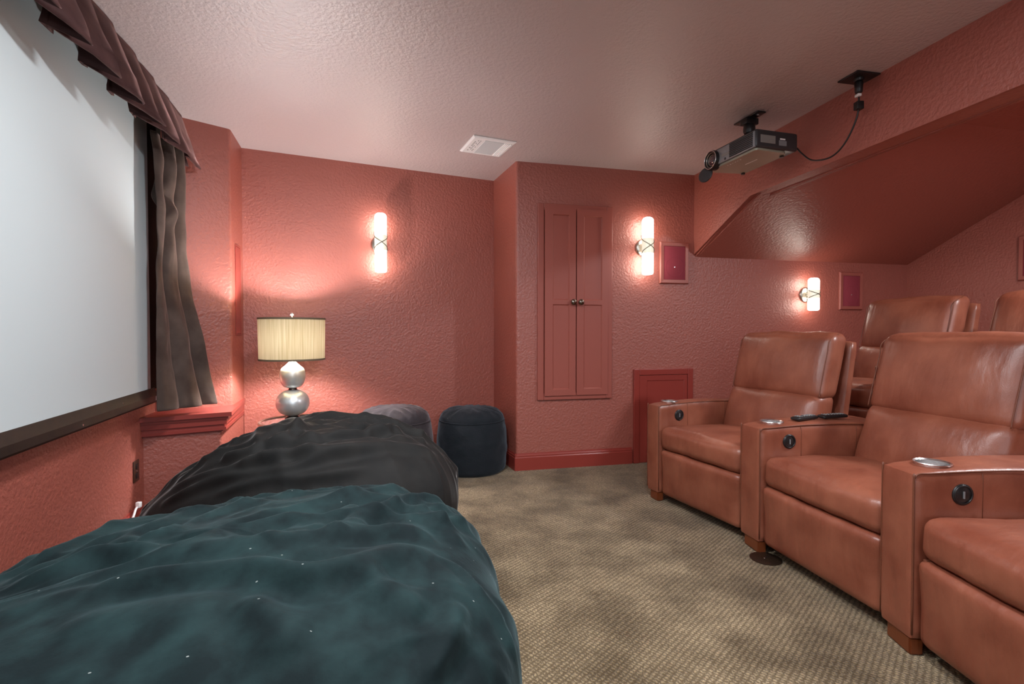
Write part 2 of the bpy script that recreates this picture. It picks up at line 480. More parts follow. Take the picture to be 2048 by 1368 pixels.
# baseboards
def baseboard(name, a, b, n, hgt=0.135, m=M_wall_smooth):
    a, b, n = Vector(a), Vector(b), Vector(n)
    bm = BM()
    prof = [(0.0, 0.0), (0.016, 0.0), (0.016, hgt * .74), (0.012, hgt * .80), (0.013, hgt * .86), (0.007, hgt * .93), (0.005, hgt), (0, hgt)]
    va = [bm.verts.new((a.x + n.x * t, a.y + n.y * t, z)) for t, z in prof]
    vb = [bm.verts.new((b.x + n.x * t, b.y + n.y * t, z)) for t, z in prof]
    k = len(prof)
    for i in range(k): bm.faces.new((va[i], va[(i + 1) % k], vb[(i + 1) % k], vb[i]))
    bm.faces.new(va[::-1]); bm.faces.new(vb)
    return struct(name, bm, m)
baseboard('baseboard_far', C - dR * .012 + nR * .001, C + dR * 0.995 + nR * .001, nR)
nX = Vector((-(C - B).y, (C - B).x)).normalized()
if nX.x > 0: nX = -nX
baseboard('baseboard_return', B + nX * .001, C + nX * .001 - (C - B).normalized() * -.012, nX)
baseboard('baseboard_back', A + nL * .001, B + nL * .001, nL)
a, b = wl(-4.2, .001), wl(1.10, .001)
baseboard('baseboard_left', a, b, nW)
baseboard('baseboard_alcove', (rear_x(Y0 + .1) - .002, Y0 + .1), (E_.x - .002, E_.y - .02), (-1, -.2), hgt=.255 + .13)

# ------------------------------------------------------------------ far wall fittings
def far_frame(name, label, cat, u, z, group=None, s=0.001):
    """Empty on the cabinet wall: local x along the wall, local y out of the wall (towards -y local = into the room), z up"""
    p = C + dR * u + nR * s
    return thing(name, label, cat, (p.x, p.y, z), math.atan2(dR.y, dR.x), group)
# local axes: +x = dR, +y = -nR (into the wall).  Room side is -y.

def frame_ring(bm, x0, x1, z0, z1, w, y0, y1, bevel=0.004):
    box(bm, x0, x0 + w, y0, y1, z0, z1, bevel)
    box(bm, x1 - w, x1, y0, y1, z0, z1, bevel)
    box(bm, x0 + w, x1 - w, y0, y1, z0, z0 + w, bevel)
    box(bm, x0 + w, x1 - w, y0, y1, z1 - w, z1, bevel)
    return bm

def panel_slab(bm, x0, x1, z0, z1, y_face, t, cutouts, depth=0.010, slope=0.008):
    """door slab facing -y at y_face with recessed rectangular fields (cut as a face grid)"""
    xs = sorted({x0, x1, *[c[0] for c in cutouts], *[c[1] for c in cutouts]})
    zs = sorted({z0, z1, *[c[2] for c in cutouts], *[c[3] for c in cutouts]})
    V = {}
    def v(x, y, z):
        k = (round(x, 5), round(y, 5), round(z, 5))
        if k not in V: V[k] = bm.verts.new((x, y, z))
        return V[k]
    for i in range(len(xs) - 1):
        for j in range(len(zs) - 1):
            xa, xb, za, zb = xs[i], xs[i + 1], zs[j], zs[j + 1]
            if any(c[0] <= xa and xb <= c[1] and c[2] <= za and zb <= c[3] for c in cutouts): continue
            bm.faces.new((v(xa, y_face, za), v(xb, y_face, za), v(xb, y_face, zb), v(xa, y_face, zb)))
    for a, b, c, d in cutouts:
        ring = [(a, c), (b, c), (b, d), (a, d)]
        inn = [(a + slope, c + slope), (b - slope, c + slope), (b - slope, d - slope), (a + slope, d - slope)]
        for k in range(4):
            q = (k + 1) % 4
            bm.faces.new((v(ring[k][0], y_face, ring[k][1]), v(ring[q][0], y_face, ring[q][1]),
                          v(inn[q][0], y_face + depth, inn[q][1]), v(inn[k][0], y_face + depth, inn[k][1])))
        bm.faces.new([v(p[0], y_face + depth, p[1]) for p in inn])
    # sides and back
    yb = y_face + t
    rim = [(x0, z0), (x1, z0), (x1, z1), (x0, z1)]
    for k in range(4):
        q = (k + 1) % 4
        pa, pb = rim[k], rim[q]
        seq = [p for p in [(x, z) for x in xs for z in zs] if abs((pb[0] - pa[0]) * (p[1] - pa[1]) - (pb[1] - pa[1]) * (p[0] - pa[0])) < 1e-9]
        seq.sort(key=lambda p: (p[0] - pa[0]) * (pb[0] - pa[0]) + (p[1] - pa[1]) * (pb[1] - pa[1]))
        bm.faces.new([v(p[0], y_face, p[1]) for p in seq] + [v(pb[0], yb, pb[1]), v(pa[0], yb, pa[1])])
    bm.faces.new([v(p[0], yb, p[1]) for p in rim])
    return bm

cab = far_frame('wall_cabinet', 'red painted built-in wall cabinet with two tall panelled doors and pewter knobs', 'cabinet', 0.488, 0.556)
cw, ch = 0.318, 1.565
bm = frame_ring(BM(), -cw, cw, 0, ch, .052, -.022, 0, .004)
obj('frame', bm, M_door, cab)
boxo('back', M_blackfab, cab, -cw + .02, cw - .02, -.004, 0, .02, ch - .02)  # black sheet paints the shade in the gaps around the doors
dz0, dz1 = .034, ch - .036
for sgn in (-1, 1):
    xa, xb = (-cw + .055, -.003) if sgn < 0 else (.005, cw - .043)
    fw_ = .066
    fields = [(xa + fw_, xb - .054, dz0 + .05, .765), (xa + fw_, xb - .054, .80, dz1 - .05)] if sgn < 0 else \
             [(xa + .060, xb - .052, dz0 + .05, .765), (xa + .060, xb - .052, .80, dz1 - .05)]
    d = obj('door', panel_slab(BM(), xa, xb, dz0, dz1, -.034, .018, fields, .009, .008), M_door, cab)
    kx = -.030 if sgn < 0 else .034
    bm = disc(BM(), (kx, -.034, .783), (0, -1, 0), .009, .018, 20)
    bm2 = bmesh.ops.create_uvsphere(bm, u_segments=20, v_segments=12, radius=.0245)
    for v in bm2['verts']: v.co = Vector((kx + v.co.x, -.060 + v.co.y * .75, .783 + v.co.z))
    k = obj('knob', bm, M_knob, d, 60); tag(k, 'round dark pewter knob')

acc = far_frame('access_door', 'small red framed access door low on the wall behind the nearest armrest', 'door', 1.28, 0.0)
bm = BM()
box(bm, -.275, -.225, -.022, 0, 0.001, .789, .004); box(bm, .225, .275, -.022, 0, .001, .789, .004); box(bm, -.225, .225, -.022, 0, .739, .789, .004)
obj('frame', bm, M_wall_smooth, acc)
obj('panel', panel_slab(BM(), -.222, .222, .003, .736, -.014, .012, [(-.155, .195, .07, .692)], .006, .006), M_wall_smooth, acc)

def speaker(name, label, u, z, w, h, group, wall='far'):
    if wall == 'far': t = far_frame(name, label, 'speaker', u, z, group)
    else:
        x = rear_x(u)
        t = thing(name, label, 'speaker', (x - .002, u, z), math.atan2(dB.y, dB.x), group)
    hw = w / 2
    bm = BM()
    # bevelled frame: outer low edge, raised inner lip
    o_, i_ = [(-hw, 0), (hw, 0), (hw, h), (-hw, h)], .034
    inn = [(-hw + i_, i_), (hw - i_, i_), (hw - i_, h - i_), (-hw + i_, h - i_)]
    mid = [(-hw + .008, .008), (hw - .008, .008), (hw - .008, h - .008), (-hw + .008, h - .008)]
    R_ = [[bm.verts.new((p[0], y, p[1])) for p in ring] for ring, y in ((o_, 0), (o_, -.008), (mid, -.018), (inn, -.016), (inn, -.004))]
    for a, b in zip(R_, R_[1:]):
        for k in range(4): bm.faces.new((a[k], a[(k + 1) % 4], b[(k + 1) % 4], b[k]))
    bm.faces.new(R_[0])
    obj('frame', bm, M_door, t)
    g = boxo('grille', M_grille, t, -hw + i_ + .001, hw - i_ - .001, -.013, -.004, i_ + .001, h - i_ - .001, bevel=.002)
    bm = BM(); disc(bm, (0, -.013, h * .40), (0, -1, 0), .006, .002, 12)
    e = obj('emblem', bm, M_steel, t); tag(e, 'tiny metal badge on the grille')
    # faint round driver showing through the cloth
    bm = tube(BM(), [(math.cos(a * math.pi / 18) * w * .30, -.0127, h * .40 + math.sin(a * math.pi / 18) * w * .30) for a in range(36)], .0015, 6, True)
    obj('driver_ring', bm, M_grille, t, 180)
    return t
SPK = 'in-wall speakers'
speaker('wall_speaker', 'red square-framed in-wall speaker right beside the cabinet wall light', 1.375, 1.508, .272, .352, SPK)
speaker('wall_speaker', 'red in-wall speaker above the far second-row recliner, right of the small wall light', 3.20, 1.305, .262, .350, SPK)
speaker('wall_speaker', 'in-wall speaker cut by the right edge of the photo, on the rear wall', 3.80, 1.50, .27, .35, SPK, 'rear')

# ------------------------------------------------------------------ wall lights
def sconce(name, label, P, n, zmid, hgt, r=.046, group='wall lights'):
    """P: wall point (2-D), n: wall normal into the room; local -y points into the room"""
    ang = math.atan2(-n.y, -n.x) - math.pi / 2
    t = thing(name, label, 'wall light', (P.x + n.x * .001, P.y + n.y * .001, zmid), ang, group)
    off = -.098
    hh = hgt / 2; mb = hgt * .13
    def part(z0, z1, nm, m, top):
        pr = []
        if top == 1:   pr = [(0, z0), (r, z0)] + [(r - .026 + .026 * math.cos(a), z1 - .030 + .030 * math.sin(a)) for a in [k * math.pi / 12 for k in range(7)]] + [(0, z1)]
        elif top == -1: pr = [(0, z0), (r - .012, z0), (r - .003, z0 + .004), (r, z0 + .014), (r, z1), (0, z1)]
        else: pr = [(0, z0), (r * 1.02, z0), (r * 1.02, z1), (0, z1)]
        o = obj(nm, lathe(BM(), pr, 32, False, (0, off, 0)), m, t, 60)
        return o
    part(mb, hh, 'glass_shade', M_glow, 1)
    part(-hh, -mb, 'glass_shade', M_glow, -1)
    tag(part(-mb, mb, 'center_band', M_cream, 0), 'dimmer cream middle of the glass tube')
    bm = BM()
    lathe(bm, [(.062, 0), (.062, .008), (.050, .020), (0, .024)], 32, True)
    for v in bm.verts: v.co = Vector((v.co.x, -v.co.z, v.co.y * 1.15))
    obj('back_plate', bm, M_nickel, t, 50)
    obj('arm', tube(BM(), [(0, -.02, 0), (0, off + r * .9, 0)], .010, 12), M_nickel, t, 60)
    for sg in (1, -1):
        pts = []
        for k in range(25):
            a = -math.pi / 2 + sg * (k / 24 - .5) * math.pi * 1.25
            q = (k / 24 - .5) * 2
            z = q * mb * 1.05 + math.copysign(max(0, abs(q) - .72) * mb * 1.5, q)
            pts.append((math.cos(a) * (r + .005), off + math.sin(a) * (r + .005), -z))
        w = obj('wire_band', tube(BM(), pts, .0028, 8), M_bronze, t, 180)
    return t
SC1, SC2, SC3 = .975, 1.08, 2.70
sconce('wall_light', 'lit glass tube wall light above the lamp on the left back wall', A + dL * SC1, nL, 1.805, .464)
sconce('wall_light', 'lit glass tube wall light between the wall cabinet and a red speaker', C + dR * SC2, nR, 1.801, .463)
sconce('wall_light', 'short lit wall light under the sloped ceiling, beside the second row', C + dR * SC3, nR, 1.436, .289, .046)

# ------------------------------------------------------------------ screen, curtain, valance on the left wall
aW = math.atan2(W.y, W.x)
scr = thing('projection_screen', 'large white projection screen with a dark bottom bar on the left wall', 'screen', (W0.x, W0.y, 0.0), aW)
# local: +x along W (away from the viewer), +y = left (into the wall), -y into the room
boxo('screen_surface', M_screen, scr, -2.6, 1.085, -.062, -.058, .775, 2.36)
boxo('border', M_blackfab, scr, 1.0851, 1.31, -.062, -.058, .775, 2.36)
bm = BM()
pf = [(-.045, .700), (-.074, .700), (-.082, .710), (-.082, .742), (-.066, .783), (-.045, .783)]
va = [bm.verts.new((-2.6, y, z)) for y, z in pf]; vb = [bm.verts.new((1.132, y, z)) for y, z in pf]
for i in range(6): bm.faces.new((va[i], va[(i + 1) % 6], vb[(i + 1) % 6], vb[i]))
bm.faces.new(va[::-1]); bm.faces.new(vb)
bar = obj('bottom_bar', bm, M_bar, scr)
boxo('sticker', M_white, bar, 1.098, 1.128, -.0835, -.0815, .715, .738)
for sx, sz in ((0.26, .722), (0.66, .755)):
    obj('screw', disc(BM(), (sx, -.0795 if sz > .75 else -.082, sz), (0, -1, .2 if sz > .75 else 0), .004, .003, 10), M_steel, bar)
boxo('housing', M_blackfab, scr, -2.6, 1.13, -.095, -.002, 2.36, 2.437)

# valance: a flared box-pleated skirt hanging from the ceiling
val = thing('valance', 'plum velvet box-pleated valance hanging along the ceiling over the screen', 'valance', (W0.x, W0.y, 0.0), aW)
def val_strip(x_start, x_end, pitch, y_top, y_bot, z_top, z_bot):
    bm = BM()
    xs, shp = [], []
    x = x_end
    k = 0
    # fold sequence of a box pleat measured in (dx fraction, depth) - overlapping folds
    seq = [(-.05, .072), (0.0, .074), (.22, .066), (.48, .046), (.75, .014), (.90, -.010), (.84, -.016), (.68, -.018), (.72, -.020), (.92, -.020)]
    cols = []
    while x > x_start:
        jit = random.uniform(-.012, .012)
        for fx, dep in ([(-.04, .060), (0, .062), (.22, .060), (.48, .058), (.75, .055), (.92, .054)] if k == 0 else [(a, max(d, .022)) for a, d in seq] if k == 1 else seq):
            cols.append((x - fx * pitch, dep + random.uniform(-.004, .004), jit))
        x -= pitch; k += 1
    nz = 12
    grid = []
    for ci, (cx, dep, jit) in enumerate(cols):
        colv = []
        for j in range(nz + 1):
            t = j / nz
            flare = t ** 1.25
            amp = .20 + .95 * t
            y = y_top + (y_bot - y_top) * flare - dep * amp * 1.25
            z = z_top + (z_bot - z_top) * t + (.015 - dep) * .45 * t
            xx = cx + .010 * math.sin(5 * t + ci) * t + (jit + dep * .3) * t
            y += .010 * noise.noise(Vector((cx * 9, t * 4, 1.3))) * t + .008 * noise.noise(Vector((cx * 22, t * 7, 5.3))) * t
            colv.append(bm.verts.new((xx, y, z)))
        grid.append(colv)
    for a, b in zip(grid, grid[1:]):
        for j in range(nz): bm.faces.new((a[j], a[j + 1], b[j + 1], b[j]))
    return bm
sk = obj('pleated_skirt', val_strip(-2.3, 1.372, .243, -.135, -.160, 2.436, 2.140), M_valance, val, 50)
md = sk.modifiers.new('t', 'SOLIDIFY'); md.thickness = .006; md.offset = 0
# return of the valance at its far end, to the column
bm = BM()
ra = []
for j in range(9):
    t = j / 8
    ra.append([bm.verts.new((1.387 + .03 * t + .012 * math.sin(q * 3) * t, -.125 - .055 * t ** 1.25 + q * .028, 2.436 - .30 * t + .01 * math.sin(q * 2.2) * t)) for q in range(5)])
for a, b in zip(ra, ra[1:]):
    for q in range(4): bm.faces.new((a[q], b[q], b[q + 1], a[q + 1]))
o = obj('side_return', bm, M_valance, val, 180)
md = o.modifiers.new('t', 'SOLIDIFY'); md.thickness = .006
boxo('mounting_board', M_blackfab, val, -2.3, 1.38, -.122, -.110, 2.38, 2.437)

# curtain
cur = thing('curtain', 'brown velvet curtain panel hanging at the far end of the screen', 'curtain', (0, 0, 0))
bm = BM()
nu, nv = 64, 46
grid = []
for j in range(nv + 1):
    t = j / nv                      # 0 top .. 1 bottom
    z = 2.19 + (0.668 - 2.19) * t
    a = Vector((-1.950, 2.705)).lerp(Vector((-1.930, 2.705)), t)
    wob = .5 + .5 * math.sin(t * 9)
    e = max(0, (t - .42) / .58)
    b = Vector((-1.985, 3.02)).lerp(Vector((-1.985 + .13, 3.09)), e ** 1.1)
    if t > .38: b += Vector((.006, 0)) * math.sin((t - .38) * 22)
    row = []
    for i in range(nu + 1):
        s = i / nu
        p = a.lerp(b, s)
        d = (b - a).normalized(); n = Vector((d.y, -d.x))
        ph = s * 2.3 * math.pi + .6 + .35 * math.sin(t * 4)
        am = (.030 + .012 * math.sin(t * 5 + s * 3)) * (1.0 - .25 * t) * min(1, .35 + t * 7)
        dep = am * (abs(math.sin(ph)) ** .7 * 2 - 1)
        dep += .012 * noise.noise(Vector((s * 3, t * 7, 3.1))) + .006 * noise.noise(Vector((s * 9, t * 16, 1.1)))
        # a pinched bunch part-way down
        bun = math.exp(-((t - .24) / .06) ** 2 - ((s - .45) / .2) ** 2)
        dep += .045 * bun * math.sin((t - .24) * 40)
        row.append(bm.verts.new((p.x + n.x * dep, p.y + n.y * dep, z - .012 * s * t)))
    grid.append(row)
for r0, r1 in zip(grid, grid[1:]):
    for i in range(nu): bm.faces.new((r0[i], r0[i + 1], r1[i + 1], r1[i]))
o = obj('panel', bm, M_velvet, cur, 180)
md = o.modifiers.new('t', 'SOLIDIFY'); md.thickness = .006
md = o.modifiers.new('s', 'SUBSURF'); md.levels = 1; md.render_levels = 1

# outlet on the left wall, and flush panel on the column's side
pO = wl(1.035, .001)
out = thing('wall_outlet', 'dark brown wall outlet low on the left wall beside the plinth', 'outlet', (pO.x, pO.y, .335), aW)
boxo('cover_plate', M_brownpl, out, -.036, .036, -.006, 0, -.058, .058, bevel=.002)
for dz in (-.026, .026):
    rc = boxo('receptacle', M_black, out, -.016, .016, -.009, -.005, dz - .014, dz + .014, bevel=.003)
obj('screw', disc(BM(), (0, -.006, 0), (0, -1, 0), .004, .0015, 10), M_steel, out)

dC = (Vector((-1.97, 3.669)) - Vector((-1.863, 3.332))).normalized(); nC = Vector((dC.y, -dC.x))
pc = Vector((-1.863, 3.332)) + dC * .10 + nC * .001
fp = thing('flush_panel', 'narrow red flush panel on the side of the corner column', 'panel', (pc.x, pc.y, 1.08), math.atan2(dC.y, dC.x))
obj('frame', frame_ring(BM(), 0, .15, 0, .62, .008, -.006, 0, .001), M_wall_smooth, fp)
boxo('plate', M_wall_smooth, fp, .011, .139, -.004, 0, .011, .609)

# ------------------------------------------------------------------ table lamp on a glass side table
TX, TY, TZ = -1.405, 3.262, .520
tb = thing('side_table', 'round glass-topped side table with pale metal rim under the lamp', 'table', (TX, TY, 0))
obj('glass_top', lathe(BM(), [(.215, TZ - .006), (.215, TZ)], 48), M_glass, tb, 40)
M_palemetal = mat('pale_gold_metal', (0.72, 0.62, 0.52), rough=0.28, metal=1.0)
obj('rim', lathe(BM(), [(.217, TZ - .014), (.232, TZ - .014), (.234, TZ + .004), (.226, TZ + .008), (.217, TZ + .003), (.217, TZ - .014)], 64, False), M_palemetal, tb, 60)
for k in range(3):
    a = math.radians(75 + 120 * k)
    ca, sa = math.cos(a), math.sin(a)
    P = [(.222 * ca, .222 * sa, TZ - .012), (.225 * ca, .225 * sa, .40), (.11 * ca, .11 * sa, .22), (.20 * ca, .20 * sa, .008)]
    lg = obj('leg', tube(BM(), catmull(P, 8), .007, 10), M_palemetal, tb, 180)
    for sg in (-1, 1):
        b1 = a + sg * .35
        sc_ = [(.222 * math.cos(b1), .222 * math.sin(b1), TZ - .014), (.215 * math.cos(a + sg * .15), .215 * math.sin(a + sg * .15), TZ - .06), (.224 * ca, .224 * sa, TZ - .12)]
        obj('scroll', tube(BM(), catmull(sc_, 6), .004, 8), M_palemetal, lg, 180)

LX, LY, LZ = -1.465, 3.332, TZ + .002
lamp = thing('table_lamp', 'table lamp with stacked silver globes and a beige drum shade', 'lamp', (LX, LY, LZ))
obj('foot', lathe(BM(), [(.048, 0), (.050, .004), (.046, .012), (.030, .020), (.024, .026)], 40), M_bronze, lamp, 50)
def blob(r, zc, hz, n=18, flat=.0, pw=1.0):
    return [(max(r * max(0, math.cos(a)) ** pw, .014), zc + hz * math.sin(a)) for a in [-math.pi / 2 + math.pi * k / n for k in range(n + 1)]]
obj('lower_globe', lathe(BM(), blob(.105, .107, .088, pw=.85), 48), M_silver, lamp, 180)
obj('neck', lathe(BM(), [(.026, .188), (.028, .196), (.024, .203), (.028, .210), (.026, .216)], 32), M_bronze, lamp, 50)
up = [(.016, .205), (.050, .214), (.070, .238), (.079, .272), (.079, .306), (.070, .334), (.046, .356), (.030, .372), (.018, .384), (.012, .40)]
obj('upper_globe', lathe(BM(), [(max(v.x, .001), v.y) for v in catmull([(a, b, 0) for a, b in up], 5)], 48), M_silver, lamp, 180)
obj('stem', tube(BM(), [(0, 0, .39), (0, 0, .475)], .008, 12), M_bronze, lamp, 60)
SR0, SR1, SZ0, SZ1 = .203, .207, .392, .672
bm = BM()
lathe(bm, [(SR0, SZ0), (SR1, SZ1)], 64, False)
sh = obj('shade', bm, M_shade, lamp, 180)
M_trim = mat('brown_trim', (0.16, 0.12, 0.075), .7)
for z, r in ((SZ0, SR0), (SZ1 - .012, SR1 - .0003)):
    tag(obj('trim_band', lathe(BM(), [(r + .0005, z), (r + .003, z), (r + .003, z + .012), (r + .0005, z + .012), (r + .0005, z)], 64, False), M_trim, sh, 40), 'dark trim band on the shade edge')
bm = BM()
for k in range(3):
    a = k * 2 * math.pi / 3
    tube(bm, [(0, 0, SZ1 - .02), ((SR1 - .002) * math.cos(a), (SR1 - .002) * math.sin(a), SZ1 - .006)], .0025, 6)
obj('spider', bm, M_steel, lamp)
bm = BM(); tube(bm, [(0, 0, .655), (0, 0, .688)], .005, 10); lathe(bm, [(0, .684), (.010, .690), (.011, .698), (.005, .706), (0, .707)], 16, False)
obj('finial', bm, M_silver, lamp, 60)
obj('bulb', lathe(BM(), [(0, .470), (.014, .472), (.016, .495), (.030, .520), (.034, .540), (.028, .562), (.012, .574), (0, .576)], 24, False), M_bulb, lamp, 180)

# ------------------------------------------------------------------ bean bags and poufs
def ridged(p):
    return (1 - abs(noise.noise(p))) ** 3

def seg_dist(P, poly):
    """distance of every row of P (n,3) to a 3-D polyline, and the running parameter 0..1 of the nearest point"""
    best = np.full(len(P), 1e9); par = np.zeros(len(P))
    L = np.concatenate([[0], np.cumsum(np.linalg.norm(np.diff(poly, axis=0), axis=1))])
    for k in range(len(poly) - 1):
        a, b = poly[k], poly[k + 1]; d = b - a; l2 = max(1e-9, float(d @ d))
        t = np.clip(((P - a) @ d) / l2, 0, 1)
        dist = np.linalg.norm(P - (a + t[:, None] * d), axis=1)
        m = dist < best
        best[m] = dist[m]; par[m] = (L[k] + t[m] * (L[k + 1] - L[k])) / L[-1]
    return best, par

def bag(name, label, m, center, rx, ry, hfun, group, seed, fold_dir, rot=0.0, n_lat=200, n_lon=440, fold_amp=.03, sq=2.6, folds=(), zone=None):
    """A heavy sack: a rounded plan, flat underneath, a crown hfun(u, v) and slack folds of cover over the top.
    folds: (height, width, [(x, y) ...]) crests of the slack cover, in the bag's own plan"""
    t = thing(name, label, 'bean bag', (center[0], center[1], 0), rot, group)
    cd, sd = math.cos(fold_dir), math.sin(fold_dir)
    def surf(th, ph, detail=True):
        # th: 0 at the crown .. pi at the base; ph round
        c, s = math.cos(ph), math.sin(ph)
        q = (abs(c) ** sq + abs(s) ** sq) ** (-1 / sq)
        st = math.sin(th)
        rad = st ** .62 if th < math.pi / 2 else (.72 + .28 * st ** .8) * (1 if st > .35 else max(0, st / .35) ** .35)
        u, v = c * q * rad, s * q * rad
        hh = hfun(u, v)
        if th < math.pi / 2: zz = .40 * hh + .60 * hh * (math.cos(th) ** .80)
        else: zz = .40 * hh * (1 - min(1, (-math.cos(th)) ** 1.0 * 1.06))
        x, y, z = u * rx, v * ry, max(0.002, zz)
        nrm = Vector((u * .8, v * .8, .25 + max(0, math.cos(th)))).normalized()
        a, b = x * cd + y * sd, -x * sd + y * cd
        top = max(0, min(1, (math.cos(th) + .42) / .7))
        wx = .30 * noise.noise(Vector((a * 1.7 + seed, b * 1.7, 2.0)))
        f = ridged(Vector((a * 1.1 + seed, (b + wx) * 5.0, .3 + seed))) * .5
        f += ridged(Vector((a * 2.4 - seed, (b + wx * 1.4) * 9.0, 4.3))) * .30
        f += noise.noise(Vector((a * 3.0, b * 5.0, seed))) * .25
        side = noise.noise(Vector((ph * 5.0, z * 7, seed + 3))) * .14 + ridged(Vector((ph * 7 + z * 3, z * 3.0, seed + 8))) * .12
        d = fold_amp * (f * top ** 1.5 + side * (1 - top) * min(1, th * 1.5))
        if th > math.pi * .75: d *= max(0, (math.pi - th) / (math.pi * .25))
        return Vector((x, y, z)) + nrm * d, nrm
    idx, co_, nr_ = [], [], []
    for i in range(n_lat + 1):
        th = math.pi * i / n_lat
        row = []
        for k in range(1 if i in (0, n_lat) else n_lon):
            p, q = surf(th, 2 * math.pi * k / n_lon)
            row.append(len(co_)); co_.append(p); nr_.append(q)
        idx.append(row)
    P = np.array([tuple(p) for p in co_]); N = np.array([tuple(q) for q in nr_])
    up = N[:, 2] > .02
    def on_top(pts):
        out = []
        for x, y in pts:
            d = (P[:, 0] - x) ** 2 + (P[:, 1] - y) ** 2 + np.where(up, 0, 9) + np.where(P[:, 2] < .12, 1, 0)
            out.append(P[int(np.argmin(d))])
        return np.array(out)
    disp = np.zeros(len(P))
    lines = []
    for amp, wid, pts in folds:
        raw = [Vector(q) for q in on_top(pts)]
        poly = np.array([tuple(q) for q in catmull(raw, 6)])
        dist, par = seg_dist(P, poly)
        env = np.clip(np.minimum(par / .16, (1 - par) / .16), 0, 1) ** .8
        w = wid * (.65 + .5 * par)
        prof = np.exp(-(dist / w) ** 2 * 1.2) - .35 * np.exp(-((dist - 2.0 * w) / (1.0 * w)) ** 2)
        disp += amp * env * prof
    if zone:
        # slack, gathered cover behind a line across the top: crisp creases running along two directions
        line, zamp, za = zone
        lx = [q[0] for q in line]; ly = [q[1] for q in line]
        edge = np.interp(P[:, 0], lx, ly)
        mask = np.clip((P[:, 1] - edge - .01) / .07, 0, 1) * np.clip((N[:, 2] + .1) / .35, 0, 1)
        cz, sz = math.cos(za), math.sin(za)
        for i in np.nonzero(mask > 0)[0]:
            x, y = P[i, 0], P[i, 1]
            a, b = x * cz + y * sz, -x * sz + y * cz
            w1 = noise.noise(Vector((a * 2.0, b * 2.0, seed + 5))) * .16
            w2 = noise.noise(Vector((a * 5.0, b * 5.0, seed + 9))) * .04
            r1 = (1 - abs(noise.noise(Vector((a * 1.6 + seed, (b + w1 + w2) * 7.0, seed))))) ** 5
            r2 = (1 - abs(noise.noise(Vector((b * 2.6 - seed, (a + w1) * 6.0 + b * 2.5, seed + 2))))) ** 6
            disp[i] += zamp * mask[i] * (r1 + .7 * r2 - .35)
    G = np.vstack([np.full((1, n_lon), disp[0]), disp[1:-1].reshape(n_lat - 1, n_lon), np.full((1, n_lon), disp[-1])])
    for _ in range(2):
        G = (np.roll(G, 1, 1) + 2 * G + np.roll(G, -1, 1)) / 4
        G[1:-1] = (G[:-2] + 2 * G[1:-1] + G[2:]) / 4
    disp = np.concatenate([[G[0].mean()], G[1:-1].ravel(), [G[-1].mean()]])
    P = P + N * disp[:, None]
    P[:, 2] = np.maximum(P[:, 2], 0.002)
    bm = BM()
    V = [bm.verts.new(tuple(p)) for p in P]
    for a, b in zip(idx, idx[1:]):
        for k in range(n_lon):
            q = (k + 1) % n_lon
            if len(a) == 1: bm.faces.new((V[a[0]], V[b[k]], V[b[q]]))
            elif len(b) == 1: bm.faces.new((V[a[k]], V[b[0]], V[a[q]]))
            else: bm.faces.new((V[a[k]], V[b[k]], V[b[q]], V[a[q]]))
    obj('cover', bm, m, t, 180)
    return t
BG = 'giant bean bags'
FOLDS1 = [(0.0297, 0.03, [(-0.433, -0.339), (-0.129, -0.395), (0.093, -0.361), (0.298, -0.297), (0.571, -0.083), (0.726, 0.031)]),
    (0.0243, 0.025, [(-0.443, -0.386), (-0.237, -0.416), (-0.044, -0.425), (0.182, -0.404), (0.354, -0.288), (0.538, -0.158)]),
    (0.0162, 0.025, [(-0.119, -0.454), (0.088, -0.442), (0.348, -0.388), (0.529, -0.278)]),
    (0.0120, 0.035, [(0.037, -0.093), (0.163, -0.213), (0.26, -0.316), (0.296, -0.316)]),
    (0.0250, 0.035, [(0.013, -0.35), (0.071, -0.289), (0.094, -0.206), (0.055, -0.009), (0.144, 0.11)]),
    (0.0297, 0.03, [(0.25, -0.211), (0.382, -0.091), (0.502, 0.097)]),
    (0.0270, 0.025, [(0.264, -0.279), (0.444, -0.143), (0.594, 0.031)]),
    (0.0338, 0.03, [(-0.186, -0.323), (-0.038, -0.349), (0.021, -0.326)]),
    (0.0270, 0.03, [(-0.051, -0.399), (0.108, -0.383), (0.181, -0.384)]),
    (0.0338, 0.03, [(0.116, -0.018), (0.221, 0.1), (0.36, 0.169), (0.489, 0.131)]),
    (0.0243, 0.03, [(0.251, -0.014), (0.387, -0.017), (0.497, -0.025)]),
    (0.0203, 0.03, [(-0.194, -0.467), (0.095, -0.47), (0.363, -0.415)]),
    (0.0162, 0.03, [(0.674, -0.086), (0.782, -0.113), (0.808, -0.119)])]
